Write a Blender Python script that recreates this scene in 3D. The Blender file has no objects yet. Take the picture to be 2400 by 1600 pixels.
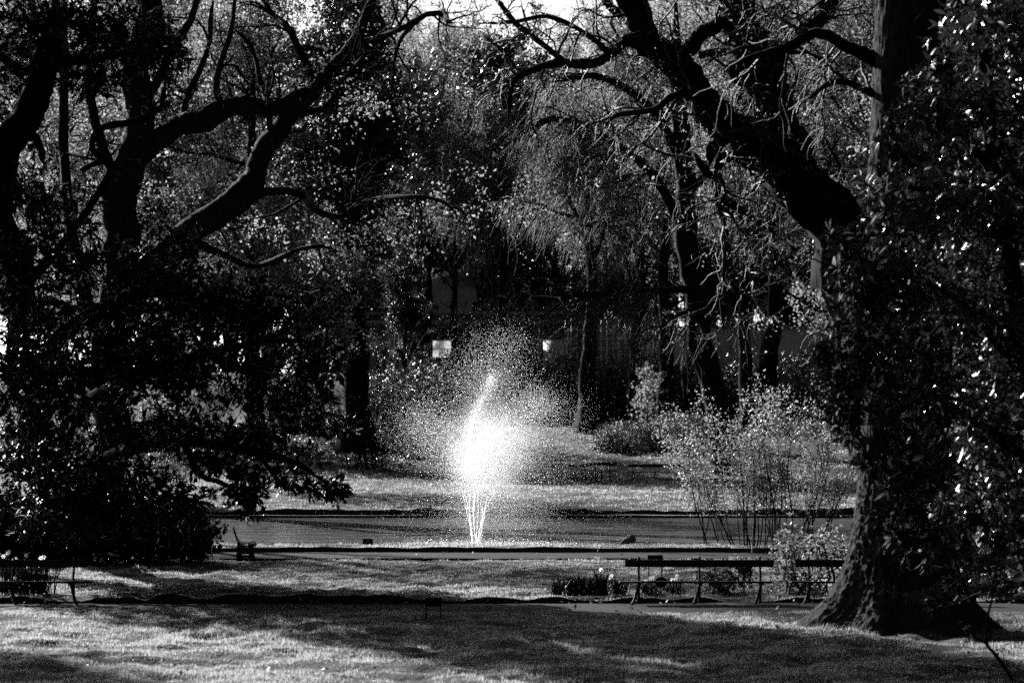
import bpy, math, random
import numpy as np
from math import radians, sin, cos, pi

# ------------------------------------------------------------------ camera, sky, sun, exposure
SC = bpy.context.scene
COL = SC.collection
CAM_H = 2.97
F = 5667.0                      # focal length in photograph pixels (2400 wide)
cam = bpy.data.cameras.new("camera")
cam.lens, cam.sensor_width = 85.0, 36.0
cam.shift_y = 170.0 / 2400.0    # level camera, rising front
cam.clip_start, cam.clip_end = 0.5, 3000.0
cam.dof.use_dof = True
cam.dof.focus_distance = 54.0
cam.dof.aperture_fstop = 2.2
cam_o = bpy.data.objects.new("camera", cam)
cam_o.location = (0, 0, CAM_H)
cam_o.rotation_euler = (radians(90), 0, 0)
COL.objects.link(cam_o)
SC.camera = cam_o

SUN_AZ, SUN_EL = 35.0, 25.0     # degrees left of the view direction, and above the horizon
wd = bpy.data.worlds.new("World"); SC.world = wd; wd.use_nodes = True
nt = wd.node_tree; nt.nodes.clear()
sky = nt.nodes.new("ShaderNodeTexSky"); sky.sky_type = 'NISHITA'; sky.sun_disc = False
sky.sun_elevation = radians(SUN_EL); sky.sun_rotation = radians(-SUN_AZ)
sky.air_density, sky.dust_density = 0.1, 2.4
bw = nt.nodes.new("ShaderNodeRGBToBW")          # black-and-white film
bg = nt.nodes.new("ShaderNodeBackground"); bg.inputs["Strength"].default_value = 0.05
wo = nt.nodes.new("ShaderNodeOutputWorld")
nt.links.new(sky.outputs[0], bw.inputs[0]); nt.links.new(bw.outputs[0], bg.inputs[0]); nt.links.new(bg.outputs[0], wo.inputs[0])

sl = bpy.data.lights.new("sun", 'SUN'); sl.energy = 5.0; sl.angle = radians(0.5); sl.color = (1, 1, 1)
so = bpy.data.objects.new("sun", sl); COL.objects.link(so)
SD = np.array([-sin(radians(SUN_AZ)) * cos(radians(SUN_EL)), cos(radians(SUN_AZ)) * cos(radians(SUN_EL)), sin(radians(SUN_EL))])
from mathutils import Vector
so.rotation_euler = Vector(SD).to_track_quat('Z', 'Y').to_euler()
so.location = (-30, 40, 40)

SC.view_settings.view_transform = 'Standard'
SC.view_settings.look = 'None'
SC.view_settings.exposure = 2.1
SC.view_settings.gamma = 1.0
SC.view_settings.use_curve_mapping = False
SC.cycles.max_bounces = 14
SC.cycles.diffuse_bounces = 3
SC.cycles.glossy_bounces = 3
SC.cycles.transmission_bounces = 12
SC.cycles.volume_bounces = 3
SC.cycles.use_denoising = False
SC.cycles.caustics_reflective = False
SC.cycles.caustics_refractive = False

rng = np.random.default_rng(7)

def at(px, py, d):
    """world point seen at photograph pixel (px,py) at distance d"""
    return np.array([(px - 1200.0) / F * d, d, CAM_H + (970.0 - py) / F * d])

# ------------------------------------------------------------------ mesh helpers
def unit(v):
    v = np.asarray(v, float)
    return v / np.maximum(np.linalg.norm(v, axis=-1, keepdims=True), 1e-9)

class Geo:
    """collects vertices, triangles and quads for one mesh"""
    def __init__(s): s.v, s.t, s.q, s.n = [], [], [], 0
    def add(s, V, T=None, Q=None):
        V = np.asarray(V, float).reshape(-1, 3)
        if T is not None and len(T): s.t.append(np.asarray(T, np.int64).reshape(-1, 3) + s.n)
        if Q is not None and len(Q): s.q.append(np.asarray(Q, np.int64).reshape(-1, 4) + s.n)
        s.v.append(V); s.n += len(V); return s
    def box(s, c, size, R=None):
        c = np.asarray(c, float); h = np.asarray(size, float) / 2
        V = np.array([[x, y, z] for x in (-1, 1) for y in (-1, 1) for z in (-1, 1)]) * h
        if R is not None: V = V @ np.asarray(R).T
        return s.add(V + c, Q=[[0,1,3,2],[4,6,7,5],[0,4,5,1],[2,3,7,6],[0,2,6,4],[1,5,7,3]])
    def mesh(s, name, smooth=False):
        me = bpy.data.meshes.new(name)
        V = np.concatenate(s.v) if s.v else np.zeros((0, 3))
        T = np.concatenate(s.t) if s.t else np.zeros((0, 3), np.int64)
        Q = np.concatenate(s.q) if s.q else np.zeros((0, 4), np.int64)
        nl = len(T) * 3 + len(Q) * 4; nf = len(T) + len(Q)
        me.vertices.add(len(V)); me.vertices.foreach_set("co", V.astype(np.float32).ravel())
        me.loops.add(nl); me.polygons.add(nf)
        me.loops.foreach_set("vertex_index", np.concatenate([T.ravel(), Q.ravel()]).astype(np.int32))
        ls = np.concatenate([np.arange(len(T)) * 3, len(T) * 3 + np.arange(len(Q)) * 4]).astype(np.int32)
        me.polygons.foreach_set("loop_start", ls)
        if smooth: me.polygons.foreach_set("use_smooth", np.ones(nf, dtype=bool))
        me.update(calc_edges=True); me.validate()
        return me
    def build(s, name, mat, parent=None, smooth=False):
        me = s.mesh(name, smooth)
        if mat: me.materials.append(mat)
        o = bpy.data.objects.new(name, me); COL.objects.link(o)
        if parent is not None: o.parent = parent
        return o

def tag(o, label=None, cat=None, group=None, kind=None):
    if label: o["label"] = label
    if cat: o["category"] = cat
    if group: o["group"] = group
    if kind: o["kind"] = kind
    return o

def thing(name, label, cat, loc=(0, 0, 0), rz=0.0, group=None):
    o = bpy.data.objects.new(name, None); COL.objects.link(o)
    o.location = tuple(float(a) for a in loc); o.rotation_euler = (0, 0, rz)
    o.empty_display_size = 0.3
    return tag(o, label, cat, group)

def copy_thing(root, label, loc, rz=0.0, scale=1.0):
    def cp(o, parent):
        c = o.copy(); COL.objects.link(c)
        if parent is not None: c.parent = parent
        for ch in o.children: cp(ch, c)
        return c
    r = cp(root, None)
    r.location = tuple(float(a) for a in loc); r.rotation_euler = (0, 0, rz)
    r.scale = (scale,) * 3 if np.isscalar(scale) else scale
    r["label"] = label
    return r

def tubes(g, P, R, ns=5, cap=False):
    """P (N,K,3) centre lines, R (N,K) radii"""
    P = np.asarray(P, float); R = np.asarray(R, float)
    if P.ndim == 2: P, R = P[None], R[None]
    N, K, _ = P.shape
    Tn = unit(np.gradient(P, axis=1))
    mean = unit(P[:, -1] - P[:, 0])
    ref = np.where(np.abs(mean[:, 2:3]) > 0.8, np.array([[1.0, 0.13, 0]]), np.array([[0.07, 0.1, 1.0]]))
    U = unit(np.cross(Tn, np.broadcast_to(ref[:, None], Tn.shape))); W = np.cross(Tn, U)
    a = np.arange(ns) / ns * 2 * pi
    V = P[:, :, None] + R[:, :, None, None] * (np.cos(a)[:, None] * U[:, :, None] + np.sin(a)[:, None] * W[:, :, None])
    i = np.arange(N)[:, None, None] * K * ns; k = np.arange(K - 1)[None, :, None] * ns; j = np.arange(ns)[None, None]
    j2 = (j + 1) % ns
    Q = np.stack([i + k + j, i + k + j2, i + k + ns + j2, i + k + ns + j], -1).reshape(-1, 4)
    g.add(V.reshape(-1, 3), Q=Q)
    if cap:
        base = g.n - N * K * ns
        for n in range(N):
            for kk, flip in ((0, 1), (K - 1, 0)):
                ring = [n * K * ns + kk * ns + jj for jj in range(ns)]
                c = P[n, kk]
                b = g.n
                g.add(c[None])
                tri = [[b, base + ring[(jj + 1) % ns], base + ring[jj]] if flip else [b, base + ring[jj], base + ring[(jj + 1) % ns]] for jj in range(ns)]
                g.t.append(np.array(tri))
    return g

def smooth_path(P, n):
    """Catmull-Rom resampling of a hand-placed polyline (each row may carry extra columns such as the radius)"""
    P = np.asarray(P, float); Pe = np.vstack([2 * P[0] - P[1], P, 2 * P[-1] - P[-2]])
    t = np.linspace(0, len(P) - 1 - 1e-6, n); i = t.astype(int); f = (t - i)[:, None]
    a, b, c, d = Pe[i], Pe[i + 1], Pe[i + 2], Pe[i + 3]
    return 0.5 * (2 * b + (c - a) * f + (2 * a - 5 * b + 4 * c - d) * f ** 2 + (3 * b - a - 3 * c + d) * f ** 3)

def grow(start, direc, length, K, wander, trop, rg):
    """batch of wandering curves"""
    N = len(start); P = np.zeros((N, K, 3)); P[:, 0] = start; d = unit(direc)
    st = (np.asarray(length) / (K - 1))[:, None]
    trop = np.asarray(trop, float)
    for k in range(1, K):
        d = unit(d + rg.normal(0, wander, (N, 3)) + trop)
        P[:, k] = P[:, k - 1] + d * st
    return P

def spawn(P, R, n, t0, t1, ang, rg, up=0.0):
    """n children off the curves P: start points, directions, parent radius, t, parent index"""
    N, K, _ = P.shape
    L = np.linalg.norm(np.diff(P, axis=1), axis=2).sum(1)
    idx = rg.choice(N, n, p=L / L.sum())
    t = rg.uniform(t0, t1, n); f = t * (K - 1); i = np.minimum(f.astype(int), K - 2); w = (f - i)[:, None]
    pos = P[idx, i] * (1 - w) + P[idx, i + 1] * w
    tan = unit(P[idx, i + 1] - P[idx, i])
    r = R[idx, i] * (1 - w[:, 0]) + R[idx, i + 1] * w[:, 0]
    rnd = unit(rg.normal(0, 1, (n, 3))); side = unit(np.cross(tan, rnd))
    a = rg.normal(ang[0], ang[1], n)[:, None]
    d = unit(tan * np.cos(a) + side * np.sin(a) + np.array([0, 0, up]))
    return pos, d, r, t, idx

LEAF_D = (np.array([[0,0,0],[.5,.45,.12],[0,1,0],[-.5,.45,.12]]), np.array([[0,1,2],[0,2,3]]))
LEAF_M = (np.array([[0,0,0],[0,.33,.06],[0,.68,.05],[0,1,-.08],[-.40,.34,.16],[-.38,.66,.14],[.40,.34,.16],[.38,.66,.14]]),
          np.array([[0,6,1],[1,6,7],[1,7,2],[2,7,3],[0,1,4],[1,5,4],[1,2,5],[2,3,5]]))
LEAF_K = (np.array([[0,0,0],[0,.5,.05],[0,1,-.08],[-.42,.52,.17],[.42,.52,.17]]), np.array([[0,4,1],[1,4,2],[0,1,3],[1,2,3]]))
BLADE = (np.array([[-.5,0,0],[.5,0,0],[0,1,0]]), np.array([[0,1,2]]))

def leaves(g, pos, ydir, ndir, ln, wd, tpl):
    T, Fc = tpl; N = len(pos)
    y = unit(ydir); x = unit(np.cross(y, ndir)); z = np.cross(x, y)
    ln = np.broadcast_to(ln, (N,)); wd = np.broadcast_to(wd, (N,))
    V = pos[:, None] + T[None, :, 0:1] * (x * wd[:, None])[:, None] + T[None, :, 1:2] * (y * ln[:, None])[:, None] + T[None, :, 2:3] * (z * wd[:, None])[:, None]
    Q = Fc[None] + (np.arange(N) * len(T))[:, None, None]
    g.add(V.reshape(-1, 3), T=Q.reshape(-1, 3))

def vnoise(x, y, scale, seed):
    """smooth 2-D value noise in [-1,1]"""
    r = np.random.default_rng(seed); tab = r.uniform(-1, 1, (128, 128))
    u, v = x / scale, y / scale; iu, iv = np.floor(u).astype(int), np.floor(v).astype(int)
    fu, fv = u - iu, v - iv; fu = fu * fu * (3 - 2 * fu); fv = fv * fv * (3 - 2 * fv)
    t = lambda a, b: tab[a % 128, b % 128]
    return (t(iu, iv) * (1 - fu) + t(iu + 1, iv) * fu) * (1 - fv) + (t(iu, iv + 1) * (1 - fu) + t(iu + 1, iv + 1) * fu) * fv

# ------------------------------------------------------------------ materials (neutral greys: the photograph is black and white)
def new_mat(name):
    m = bpy.data.materials.new(name); m.use_nodes = True
    n = m.node_tree.nodes; n.clear()
    return m, n, m.node_tree.links

def rough_mat(name, lo, hi, scale=8.0, rough=0.8, bump=0.3, spec=0.3, stretch=(1, 1, 1), detail=6.0, dist=0.02, metal=0.0):
    m, n, l = new_mat(name)
    out = n.new("ShaderNodeOutputMaterial"); p = n.new("ShaderNodeBsdfPrincipled")
    tc = n.new("ShaderNodeTexCoord"); mp = n.new("ShaderNodeMapping"); mp.inputs["Scale"].default_value = stretch
    nz = n.new("ShaderNodeTexNoise"); nz.inputs["Scale"].default_value = scale; nz.inputs["Detail"].default_value = detail
    rp = n.new("ShaderNodeMapRange"); rp.inputs[1].default_value = 0.3; rp.inputs[2].default_value = 0.7
    rp.inputs[3].default_value = lo; rp.inputs[4].default_value = hi
    bp = n.new("ShaderNodeBump"); bp.inputs["Strength"].default_value = bump; bp.inputs["Distance"].default_value = dist
    l.new(tc.outputs["Object"], mp.inputs[0]); l.new(mp.outputs[0], nz.inputs[0]); l.new(nz.outputs[0], rp.inputs[0])
    l.new(rp.outputs[0], p.inputs["Base Color"]); l.new(nz.outputs[0], bp.inputs["Height"]); l.new(bp.outputs[0], p.inputs["Normal"])
    p.inputs["Roughness"].default_value = rough; p.inputs["Specular IOR Level"].default_value = spec; p.inputs["Metallic"].default_value = metal
    l.new(p.outputs[0], out.inputs[0])
    return m

def leaf_mat(name, lo, hi, trans=0.4, tcol=None, rough=0.45, spec=0.4):
    """leaf: principled front with light shining through; every leaf its own grey"""
    m, n, l = new_mat(name)
    out = n.new("ShaderNodeOutputMaterial"); p = n.new("ShaderNodeBsdfPrincipled"); tr = n.new("ShaderNodeBsdfTranslucent")
    ge = n.new("ShaderNodeNewGeometry"); mx = n.new("ShaderNodeMixShader"); mx.inputs[0].default_value = trans
    rp = n.new("ShaderNodeMapRange"); rp.inputs[3].default_value = lo; rp.inputs[4].default_value = hi
    rt = n.new("ShaderNodeMapRange"); rt.inputs[3].default_value = (tcol or (lo, hi))[0]; rt.inputs[4].default_value = (tcol or (lo, hi))[1]
    l.new(ge.outputs["Random Per Island"], rp.inputs[0]); l.new(ge.outputs["Random Per Island"], rt.inputs[0])
    l.new(rp.outputs[0], p.inputs["Base Color"]); l.new(rt.outputs[0], tr.inputs["Color"])
    p.inputs["Roughness"].default_value = rough; p.inputs["Specular IOR Level"].default_value = spec
    l.new(p.outputs[0], mx.inputs[1]); l.new(tr.outputs[0], mx.inputs[2]); l.new(mx.outputs[0], out.inputs[0])
    return m

M = {}
M['bark'] = rough_mat('bark', 0.004, 0.015, 9, 0.95, 0.9, 0.03, (1, 1, 0.22), 8, 0.04)
M['bark_pale'] = rough_mat('bark_pale', 0.008, 0.038, 16, 0.95, 1.0, 0.03, (1, 1, 0.35), 8, 0.05)
M['bark_far'] = rough_mat('bark_far', 0.005, 0.016, 5, 0.95, 0.6, 0.03, (1, 1, 0.2), 6, 0.05)
M['twig'] = rough_mat('twig', 0.010, 0.035, 20, 0.7, 0.3, 0.25)
M['soil'] = rough_mat('soil', 0.01, 0.035, 3, 0.95, 0.8, 0.1)
M['turf'] = rough_mat('turf', 0.012, 0.05, 14, 0.95, 0.9, 0.05, (1, 1, 1), 10, 0.05)
M['gravel'] = rough_mat('gravel', 0.012, 0.028, 60, 0.95, 0.5, 0.03, (1, 1, 1), 8, 0.01)
M['edging'] = rough_mat('edging', 0.01, 0.03, 6, 0.9, 0.8, 0.2)
M['grass'] = leaf_mat('grass', 0.05, 0.12, 0.62, (0.13, 0.34), 0.5, 0.3)
M['spring'] = leaf_mat('spring_leaf', 0.04, 0.11, 0.55, (0.08, 0.30), 0.6, 0.15)
M['evergreen'] = leaf_mat('evergreen_leaf', 0.008, 0.03, 0.15, (0.02, 0.05), 0.45, 0.3)
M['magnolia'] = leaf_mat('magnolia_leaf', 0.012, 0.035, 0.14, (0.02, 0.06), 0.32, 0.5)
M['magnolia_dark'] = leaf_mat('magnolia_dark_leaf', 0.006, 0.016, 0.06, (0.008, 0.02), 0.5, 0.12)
M['needle'] = leaf_mat('needle', 0.015, 0.045, 0.3, (0.03, 0.07), 0.5, 0.3)
M['willow'] = leaf_mat('young_leaf', 0.05, 0.11, 0.55, (0.10, 0.28), 0.4, 0.4)
M['heath'] = leaf_mat('heath', 0.012, 0.045, 0.3, (0.02, 0.07), 0.5, 0.3)
M['iron'] = rough_mat('iron', 0.01, 0.02, 30, 0.7, 0.2, 0.15)
M['wood_dark'] = rough_mat('dark_wood', 0.008, 0.02, 10, 0.7, 0.3, 0.15, (0.3, 6, 6))
M['dead_leaf'] = leaf_mat('dead_leaf', 0.04, 0.16, 0.25, (0.05, 0.15), 0.6, 0.3)
M['petal'] = leaf_mat('petal', 0.5, 0.75, 0.5, (0.5, 0.75), 0.5, 0.3)

def drop_mat():
    m, n, l = new_mat('water_drop')
    out = n.new("ShaderNodeOutputMaterial"); p = n.new("ShaderNodeBsdfPrincipled"); tr = n.new("ShaderNodeBsdfTranslucent"); mx = n.new("ShaderNodeMixShader")
    p.inputs["Base Color"].default_value = (.95, .95, .95, 1); p.inputs["Roughness"].default_value = 0.15; p.inputs["Specular IOR Level"].default_value = 0.8
    tr.inputs["Color"].default_value = (.98, .98, .98, 1); mx.inputs[0].default_value = 0.6
    l.new(p.outputs[0], mx.inputs[1]); l.new(tr.outputs[0], mx.inputs[2]); l.new(mx.outputs[0], out.inputs[0])
    return m
M['drop'] = drop_mat()

def water_mat():
    m, n, l = new_mat('pond_water')
    out = n.new("ShaderNodeOutputMaterial"); p = n.new("ShaderNodeBsdfPrincipled")
    p.inputs["Base Color"].default_value = (.09, .09, .09, 1); p.inputs["Roughness"].default_value = 0.05; p.inputs["IOR"].default_value = 1.33
    tc = n.new("ShaderNodeTexCoord"); mp = n.new("ShaderNodeMapping"); mp.inputs["Scale"].default_value = (0.4, 1.2, 1)
    a = n.new("ShaderNodeTexNoise"); a.inputs["Scale"].default_value = 1.5; a.inputs["Detail"].default_value = 3.0
    b = n.new("ShaderNodeBump"); b.inputs["Strength"].default_value = 1.0; b.inputs["Distance"].default_value = 0.12
    l.new(tc.outputs["Object"], mp.inputs[0]); l.new(mp.outputs[0], a.inputs[0]); l.new(a.outputs[0], b.inputs["Height"]); l.new(b.outputs[0], p.inputs["Normal"])
    l.new(p.outputs[0], out.inputs[0])
    return m
M['water'] = water_mat()
# ------------------------------------------------------------------ the setting: ground, lawns, paths, pond
def sstep(a, b, v):
    t = np.clip((v - a) / (b - a), 0, 1); return t * t * (3 - 2 * t)
def rise(y): return 2.1 * sstep(108, 150, y) + 0.35 * sstep(150, 162, y) + 3.6 * sstep(166, 178, y)
def relief(x, y, amp):
    return amp * (0.058 * vnoise(x, y, 0.55, 1) + 0.046 * vnoise(x, y, 0.25, 2) + 0.032 * vnoise(x, y, 1.7, 3) + 0.05 * vnoise(x, y, 5.3, 4))

def sheet(name, x0, x1, yn, yf, nx, ny, zf, mat, skirt=0.55):
    """a slab of ground: top grid between two edges, with a front and back face below it"""
    X = np.linspace(x0, x1, nx); s = np.linspace(0, 1, ny)
    yn_, yf_ = yn(X), yf(X)
    GX = np.broadcast_to(X, (ny, nx)); GY = yn_ + (yf_ - yn_) * s[:, None]; GZ = zf(GX, GY)
    V = np.stack([GX, GY, GZ], -1)
    g = Geo()
    i = np.arange(ny - 1)[:, None] * nx; j = np.arange(nx - 1)[None]
    g.add(V.reshape(-1, 3), Q=np.stack([i + j, i + j + 1, i + nx + j + 1, i + nx + j], -1).reshape(-1, 4))
    for row in (0, ny - 1):
        top = V[row]; bot = top.copy(); bot[:, 2] = top[:, 2] - skirt
        k = np.arange(nx - 1)
        q = np.stack([k, k + nx, k + nx + 1, k + 1], -1)
        g.add(np.vstack([top, bot]), Q=q if row == 0 else q[:, ::-1])
    o = g.build(name, mat, None, True)
    tag(o, kind='structure')
    return o

wob = lambda X, a, s, seed: a * vnoise(X, X * 0 + 3.3, s, seed)
e_near = lambda X: 35.75 + 0.012 * (X - 1) ** 2 * (X < 1) + wob(X, 0.16, 1.1, 21) + wob(X, .12, 0.3, 22)
e_mid0 = lambda X: 37.95 + wob(X, 0.05, 2.0, 23) + wob(X, 0.06, 0.35, 24) + wob(X, 0.03, 0.13, 34)
e_mid1 = lambda X: 49.3 + wob(X, 0.12, 1.5, 25) + wob(X, 0.16, 0.45, 26) + wob(X, 0.06, 0.15, 36)
e_bank0 = lambda X: 51.15 + wob(X, 0.06, 2.0, 27) + wob(X, 0.05, 0.3, 37)
e_bank1 = lambda X: 53.1 + wob(X, 0.10, 1.6, 28)
e_far0 = lambda X: 73.3 + wob(X, 0.25, 3.0, 29) + wob(X, 0.08, 0.6, 30)
e_far1 = lambda X: 106.3 + 0 * X
e_hill0 = lambda X: 108.6 + 0 * X
e_hill1 = lambda X: 151.5 + wob(X, 0.6, 5.0, 31)
z_near = lambda x, y: 0.05 + relief(x, y, 0.75) * (0.3 + 0.7 * sstep(36, 33.5, y))
z_mid = lambda x, y: 0.03 + 0.07 * (1 - sstep(38, 43, y)) + relief(x + 40, y, 0.8) * (0.35 + 0.65 * sstep(49.3, 46, y))
z_bank = lambda x, y: 0.145 - 0.04 * (y - 51.2) / 1.9 + 0.25 * relief(x, y, 1.0)
z_far = lambda x, y: 0.06 + 0.9 * relief(x, y, 1.0) + 0.10 * sstep(74, 82, y) * (1 - sstep(92, 106, y))
z_hill = lambda x, y: 0.02 + rise(y) + relief(x, y, 1.3)

# deep ground sheet to the horizon (also the pond bed)
gx = np.concatenate([[-900, -500, -300, -150], np.linspace(-80, 80, 33), [150, 300, 500, 900]])
gy = np.concatenate([[-300, -100, -30], np.arange(0, 200, 4.0), [220, 260, 320, 420, 600, 900, 1400]])
GX, GY = np.meshgrid(gx, gy)
g = Geo(); nx = len(gx); i = np.arange(len(gy) - 1)[:, None] * nx; j = np.arange(nx - 1)[None]
g.add(np.stack([GX, GY, rise(GY) - 0.5 * (GY < 152) - 0.02], -1).reshape(-1, 3), Q=np.stack([i + j, i + j + 1, i + nx + j + 1, i + nx + j], -1).reshape(-1, 4))
tag(g.build('ground', M['soil'], None, True), kind='structure')

sheet('lawn_near', -18, 18, lambda X: 20 + 0 * X, e_near, 440, 190, z_near, M['turf'])
sheet('path_near', -30, 30, lambda X: 34.8 + 0 * X, lambda X: 38.4 + 0 * X, 120, 12, lambda x, y: 0.012 * vnoise(x, y, 1.7, 8) + 0.03 * sstep(1.9, 0, np.abs(y - 36.7)), M['gravel'])
sheet('lawn_middle', -22, 22, e_mid0, e_mid1, 440, 110, z_mid, M['turf'])
sheet('path_pond', -30, 30, lambda X: 48.9 + 0 * X, lambda X: 51.6 + 0 * X, 80, 8, lambda x, y: 0.055 + 0.01 * vnoise(x, y, 1.7, 9), M['gravel'])
sheet('pond_bank', -30, 40, e_bank0, e_bank1, 300, 14, z_bank, M['turf'])
sheet('lawn_far', -40, 48, e_far0, e_far1, 320, 120, z_far, M['turf'])
sheet('pond_ledge', -40, 48, lambda X: 72.75 + wob(X, 0.05, 2.5, 41), lambda X: 73.9 + 0 * X, 200, 3, lambda x, y: -0.075 + 0.012 * vnoise(x, y, 0.5, 42), M['edging'], 0.4)
sheet('path_far', -50, 60, lambda X: 105.8 + 0 * X, lambda X: 109.2 + 0 * X, 60, 4, lambda x, y: -0.03 + 0 * x, M['gravel'])
sheet('lawn_hill', -55, 60, e_hill0, e_hill1, 200, 110, z_hill, M['turf'])
sheet('path_hill', -60, 60, lambda X: 150.6 + 0 * X, lambda X: 157.5 + 0 * X, 60, 12, lambda x, y: rise(y) - 0.03, M['gravel'])

g = Geo(); g.add([[-40, 52.6, -.15], [48, 52.6, -.15], [48, 74.2, -.15], [-40, 74.2, -.15]], Q=[[0, 1, 2, 3]])
tag(g.build('pond_water', M['water']), kind='structure')

def grass(name, label, n, y0, y1, zf, h, w, inside, seed, mat='grass', power=1.0, lean=0.35, xr=None):
    rg = np.random.default_rng(seed)
    y = y0 + (y1 - y0) * rg.uniform(0, 1, n * 2) ** power
    half = 0.2118 * y * 1.06 + 0.6
    x = rg.uniform(-1, 1, n * 2) * half if xr is None else rg.uniform(xr[0], xr[1], n * 2)
    dn = 0.5 + 0.5 * vnoise(x, y, 0.35, seed + 1) * 0.7 + 0.3 * vnoise(x, y, 1.3, seed + 2)
    ok = (rg.uniform(0, 1, n * 2) < dn + 0.1) & inside(x, y)
    x, y, dn = x[ok][:n], y[ok][:n], dn[ok][:n]; k = len(x)
    P = np.stack([x, y, zf(x, y) - 0.006], -1)
    up = unit(np.stack([rg.normal(0, lean, k), rg.normal(0, lean, k), np.ones(k)], -1))
    hh = h * rg.uniform(0.5, 1.25, k) * np.clip(0.2 + 1.1 * dn + 0.5 * vnoise(x, y, 0.55, 1) + 0.7 * vnoise(x, y, 0.16, seed + 5), .2, 2.6)
    g = Geo(); leaves(g, P, up, unit(rg.normal(0, 1, (k, 3)) * [1, 1, .2]), hh, w * rg.uniform(.7, 1.3, k), BLADE)
    o = g.build(name, M[mat]); tag(o, label, 'grass', kind='stuff'); return o

grass('grass', 'shaggy foreground lawn grass between camera and near path', 200000, 24.5, 36.3, z_near, 0.042, 0.010, lambda x, y: y < e_near(x) - 0.02, 50, power=1.25)
grass('grass', 'mown lawn grass between the near path and the pond path', 165000, 37.9, 49.4, z_mid, 0.042, 0.013, lambda x, y: (y > e_mid0(x) - 0.02) & (y < e_mid1(x)), 60)
grass('grass', 'strip of grass on the bank along the near edge of pond', 26000, 51.1, 53.2, z_bank, 0.06, 0.018, lambda x, y: (y > e_bank0(x) - 0.02) & (y < e_bank1(x) + 0.02), 70)
grass('grass', 'bright sunlit lawn grass beyond the pond', 110000, 73.1, 106.4, z_far, 0.062, 0.026, lambda x, y: (y > e_far0(x) - 0.03) & (y < e_far1(x)), 80)
grass('grass', 'lawn grass on the rising slope behind the far benches', 70000, 108.5, 151.6, z_hill, 0.09, 0.045, lambda x, y: (y > e_hill0(x)) & (y < e_hill1(x)), 90)
# dead leaves lying on lawns and paths
rg = np.random.default_rng(95); n = 1500
y = rg.uniform(26, 51, n); x = rg.uniform(-1, 1, n) * (0.2118 * y + .5)
z = np.where(y < e_near(x), z_near(x, y) + .03, np.where((y > e_mid0(x)) & (y < e_mid1(x)), z_mid(x, y) + .03, np.where(y < 40, .045, .075)))
g = Geo(); leaves(g, np.stack([x, y, z], -1), unit(rg.normal(0, 1, (n, 3)) * [1, 1, .35]), unit(rg.normal(0, .5, (n, 3)) + [0, 0, 1]), rg.uniform(.04, .11, n), rg.uniform(.03, .06, n), LEAF_D)
tag(g.build('fallen_leaves', M['dead_leaf']), 'scattered dead leaves lying on the lawns and paths', 'leaves', kind='stuff')
# ------------------------------------------------------------------ trees
def px_path(rows, d):
    """rows of (px, py, radius_px[, extra depth]) -> (n,4) world points and radius"""
    out = []
    for r in rows:
        dd = d + (r[3] if len(r) > 3 else 0.0)
        p = at(r[0], r[1], dd); out.append([*p, r[2] * dd / F])
    return np.array(out)

def bark_tube(g, path, nseg, nring, seed, rough=0.12, knots=0.15):
    """one limb: hand path resampled, with lumpy, ridged bark as geometry"""
    rg = np.random.default_rng(seed)
    Q = smooth_path(path, nring); P, R = Q[:, :3], Q[:, 3] * np.clip(np.linspace(1, 0, nring) / 0.12, 0.1, 1)
    P = P + rg.normal(0, 1, P.shape) * R[:, None] * 0.07
    wv = rg.normal(0, 1, (max(4, nring // 6), 3)); wv[0] = 0; P = P + smooth_path(wv, nring) * R[:, None] * 0.28
    Tn = unit(np.gradient(P, axis=0)); ref = np.array([0.3, 1, 0.1])
    U = unit(np.cross(Tn, ref)); W = np.cross(Tn, U)
    a = np.arange(nseg) / nseg * 2 * pi
    s = np.linspace(0, 1, nring) * nring / nseg * 6
    rr = np.ones((nring, nseg))
    for k in range(7):
        m = rg.integers(1, 9); ph = rg.uniform(0, 6.3); fr = rg.uniform(.2, 1.4)
        rr += rough * 0.45 * np.sin(m * a[None] + ph + 0.8 * np.sin(fr * s[:, None] + ph)) / (1 + 0.3 * m)
    rr += knots * vnoise(np.cos(a)[None] * 2 + s[:, None] * 0.7, np.sin(a)[None] * 2 + s[:, None] * 0.2, 1.0, seed) * 0.6
    rr += rg.normal(0, rough * 0.18, rr.shape)
    V = P[:, None] + (R[:, None] * rr)[..., None] * (np.cos(a)[None, :, None] * U[:, None] + np.sin(a)[None, :, None] * W[:, None])
    k = np.arange(nring - 1)[:, None] * nseg; j = np.arange(nseg)[None]; j2 = (j + 1) % nseg
    g.add(V.reshape(-1, 3), Q=np.stack([k + j, k + j2, k + nseg + j2, k + nseg + j], -1).reshape(-1, 4))
    return P, R

def taper(r0, K, end=0.25): return r0[:, None] * np.linspace(1, end, K)[None]

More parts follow.
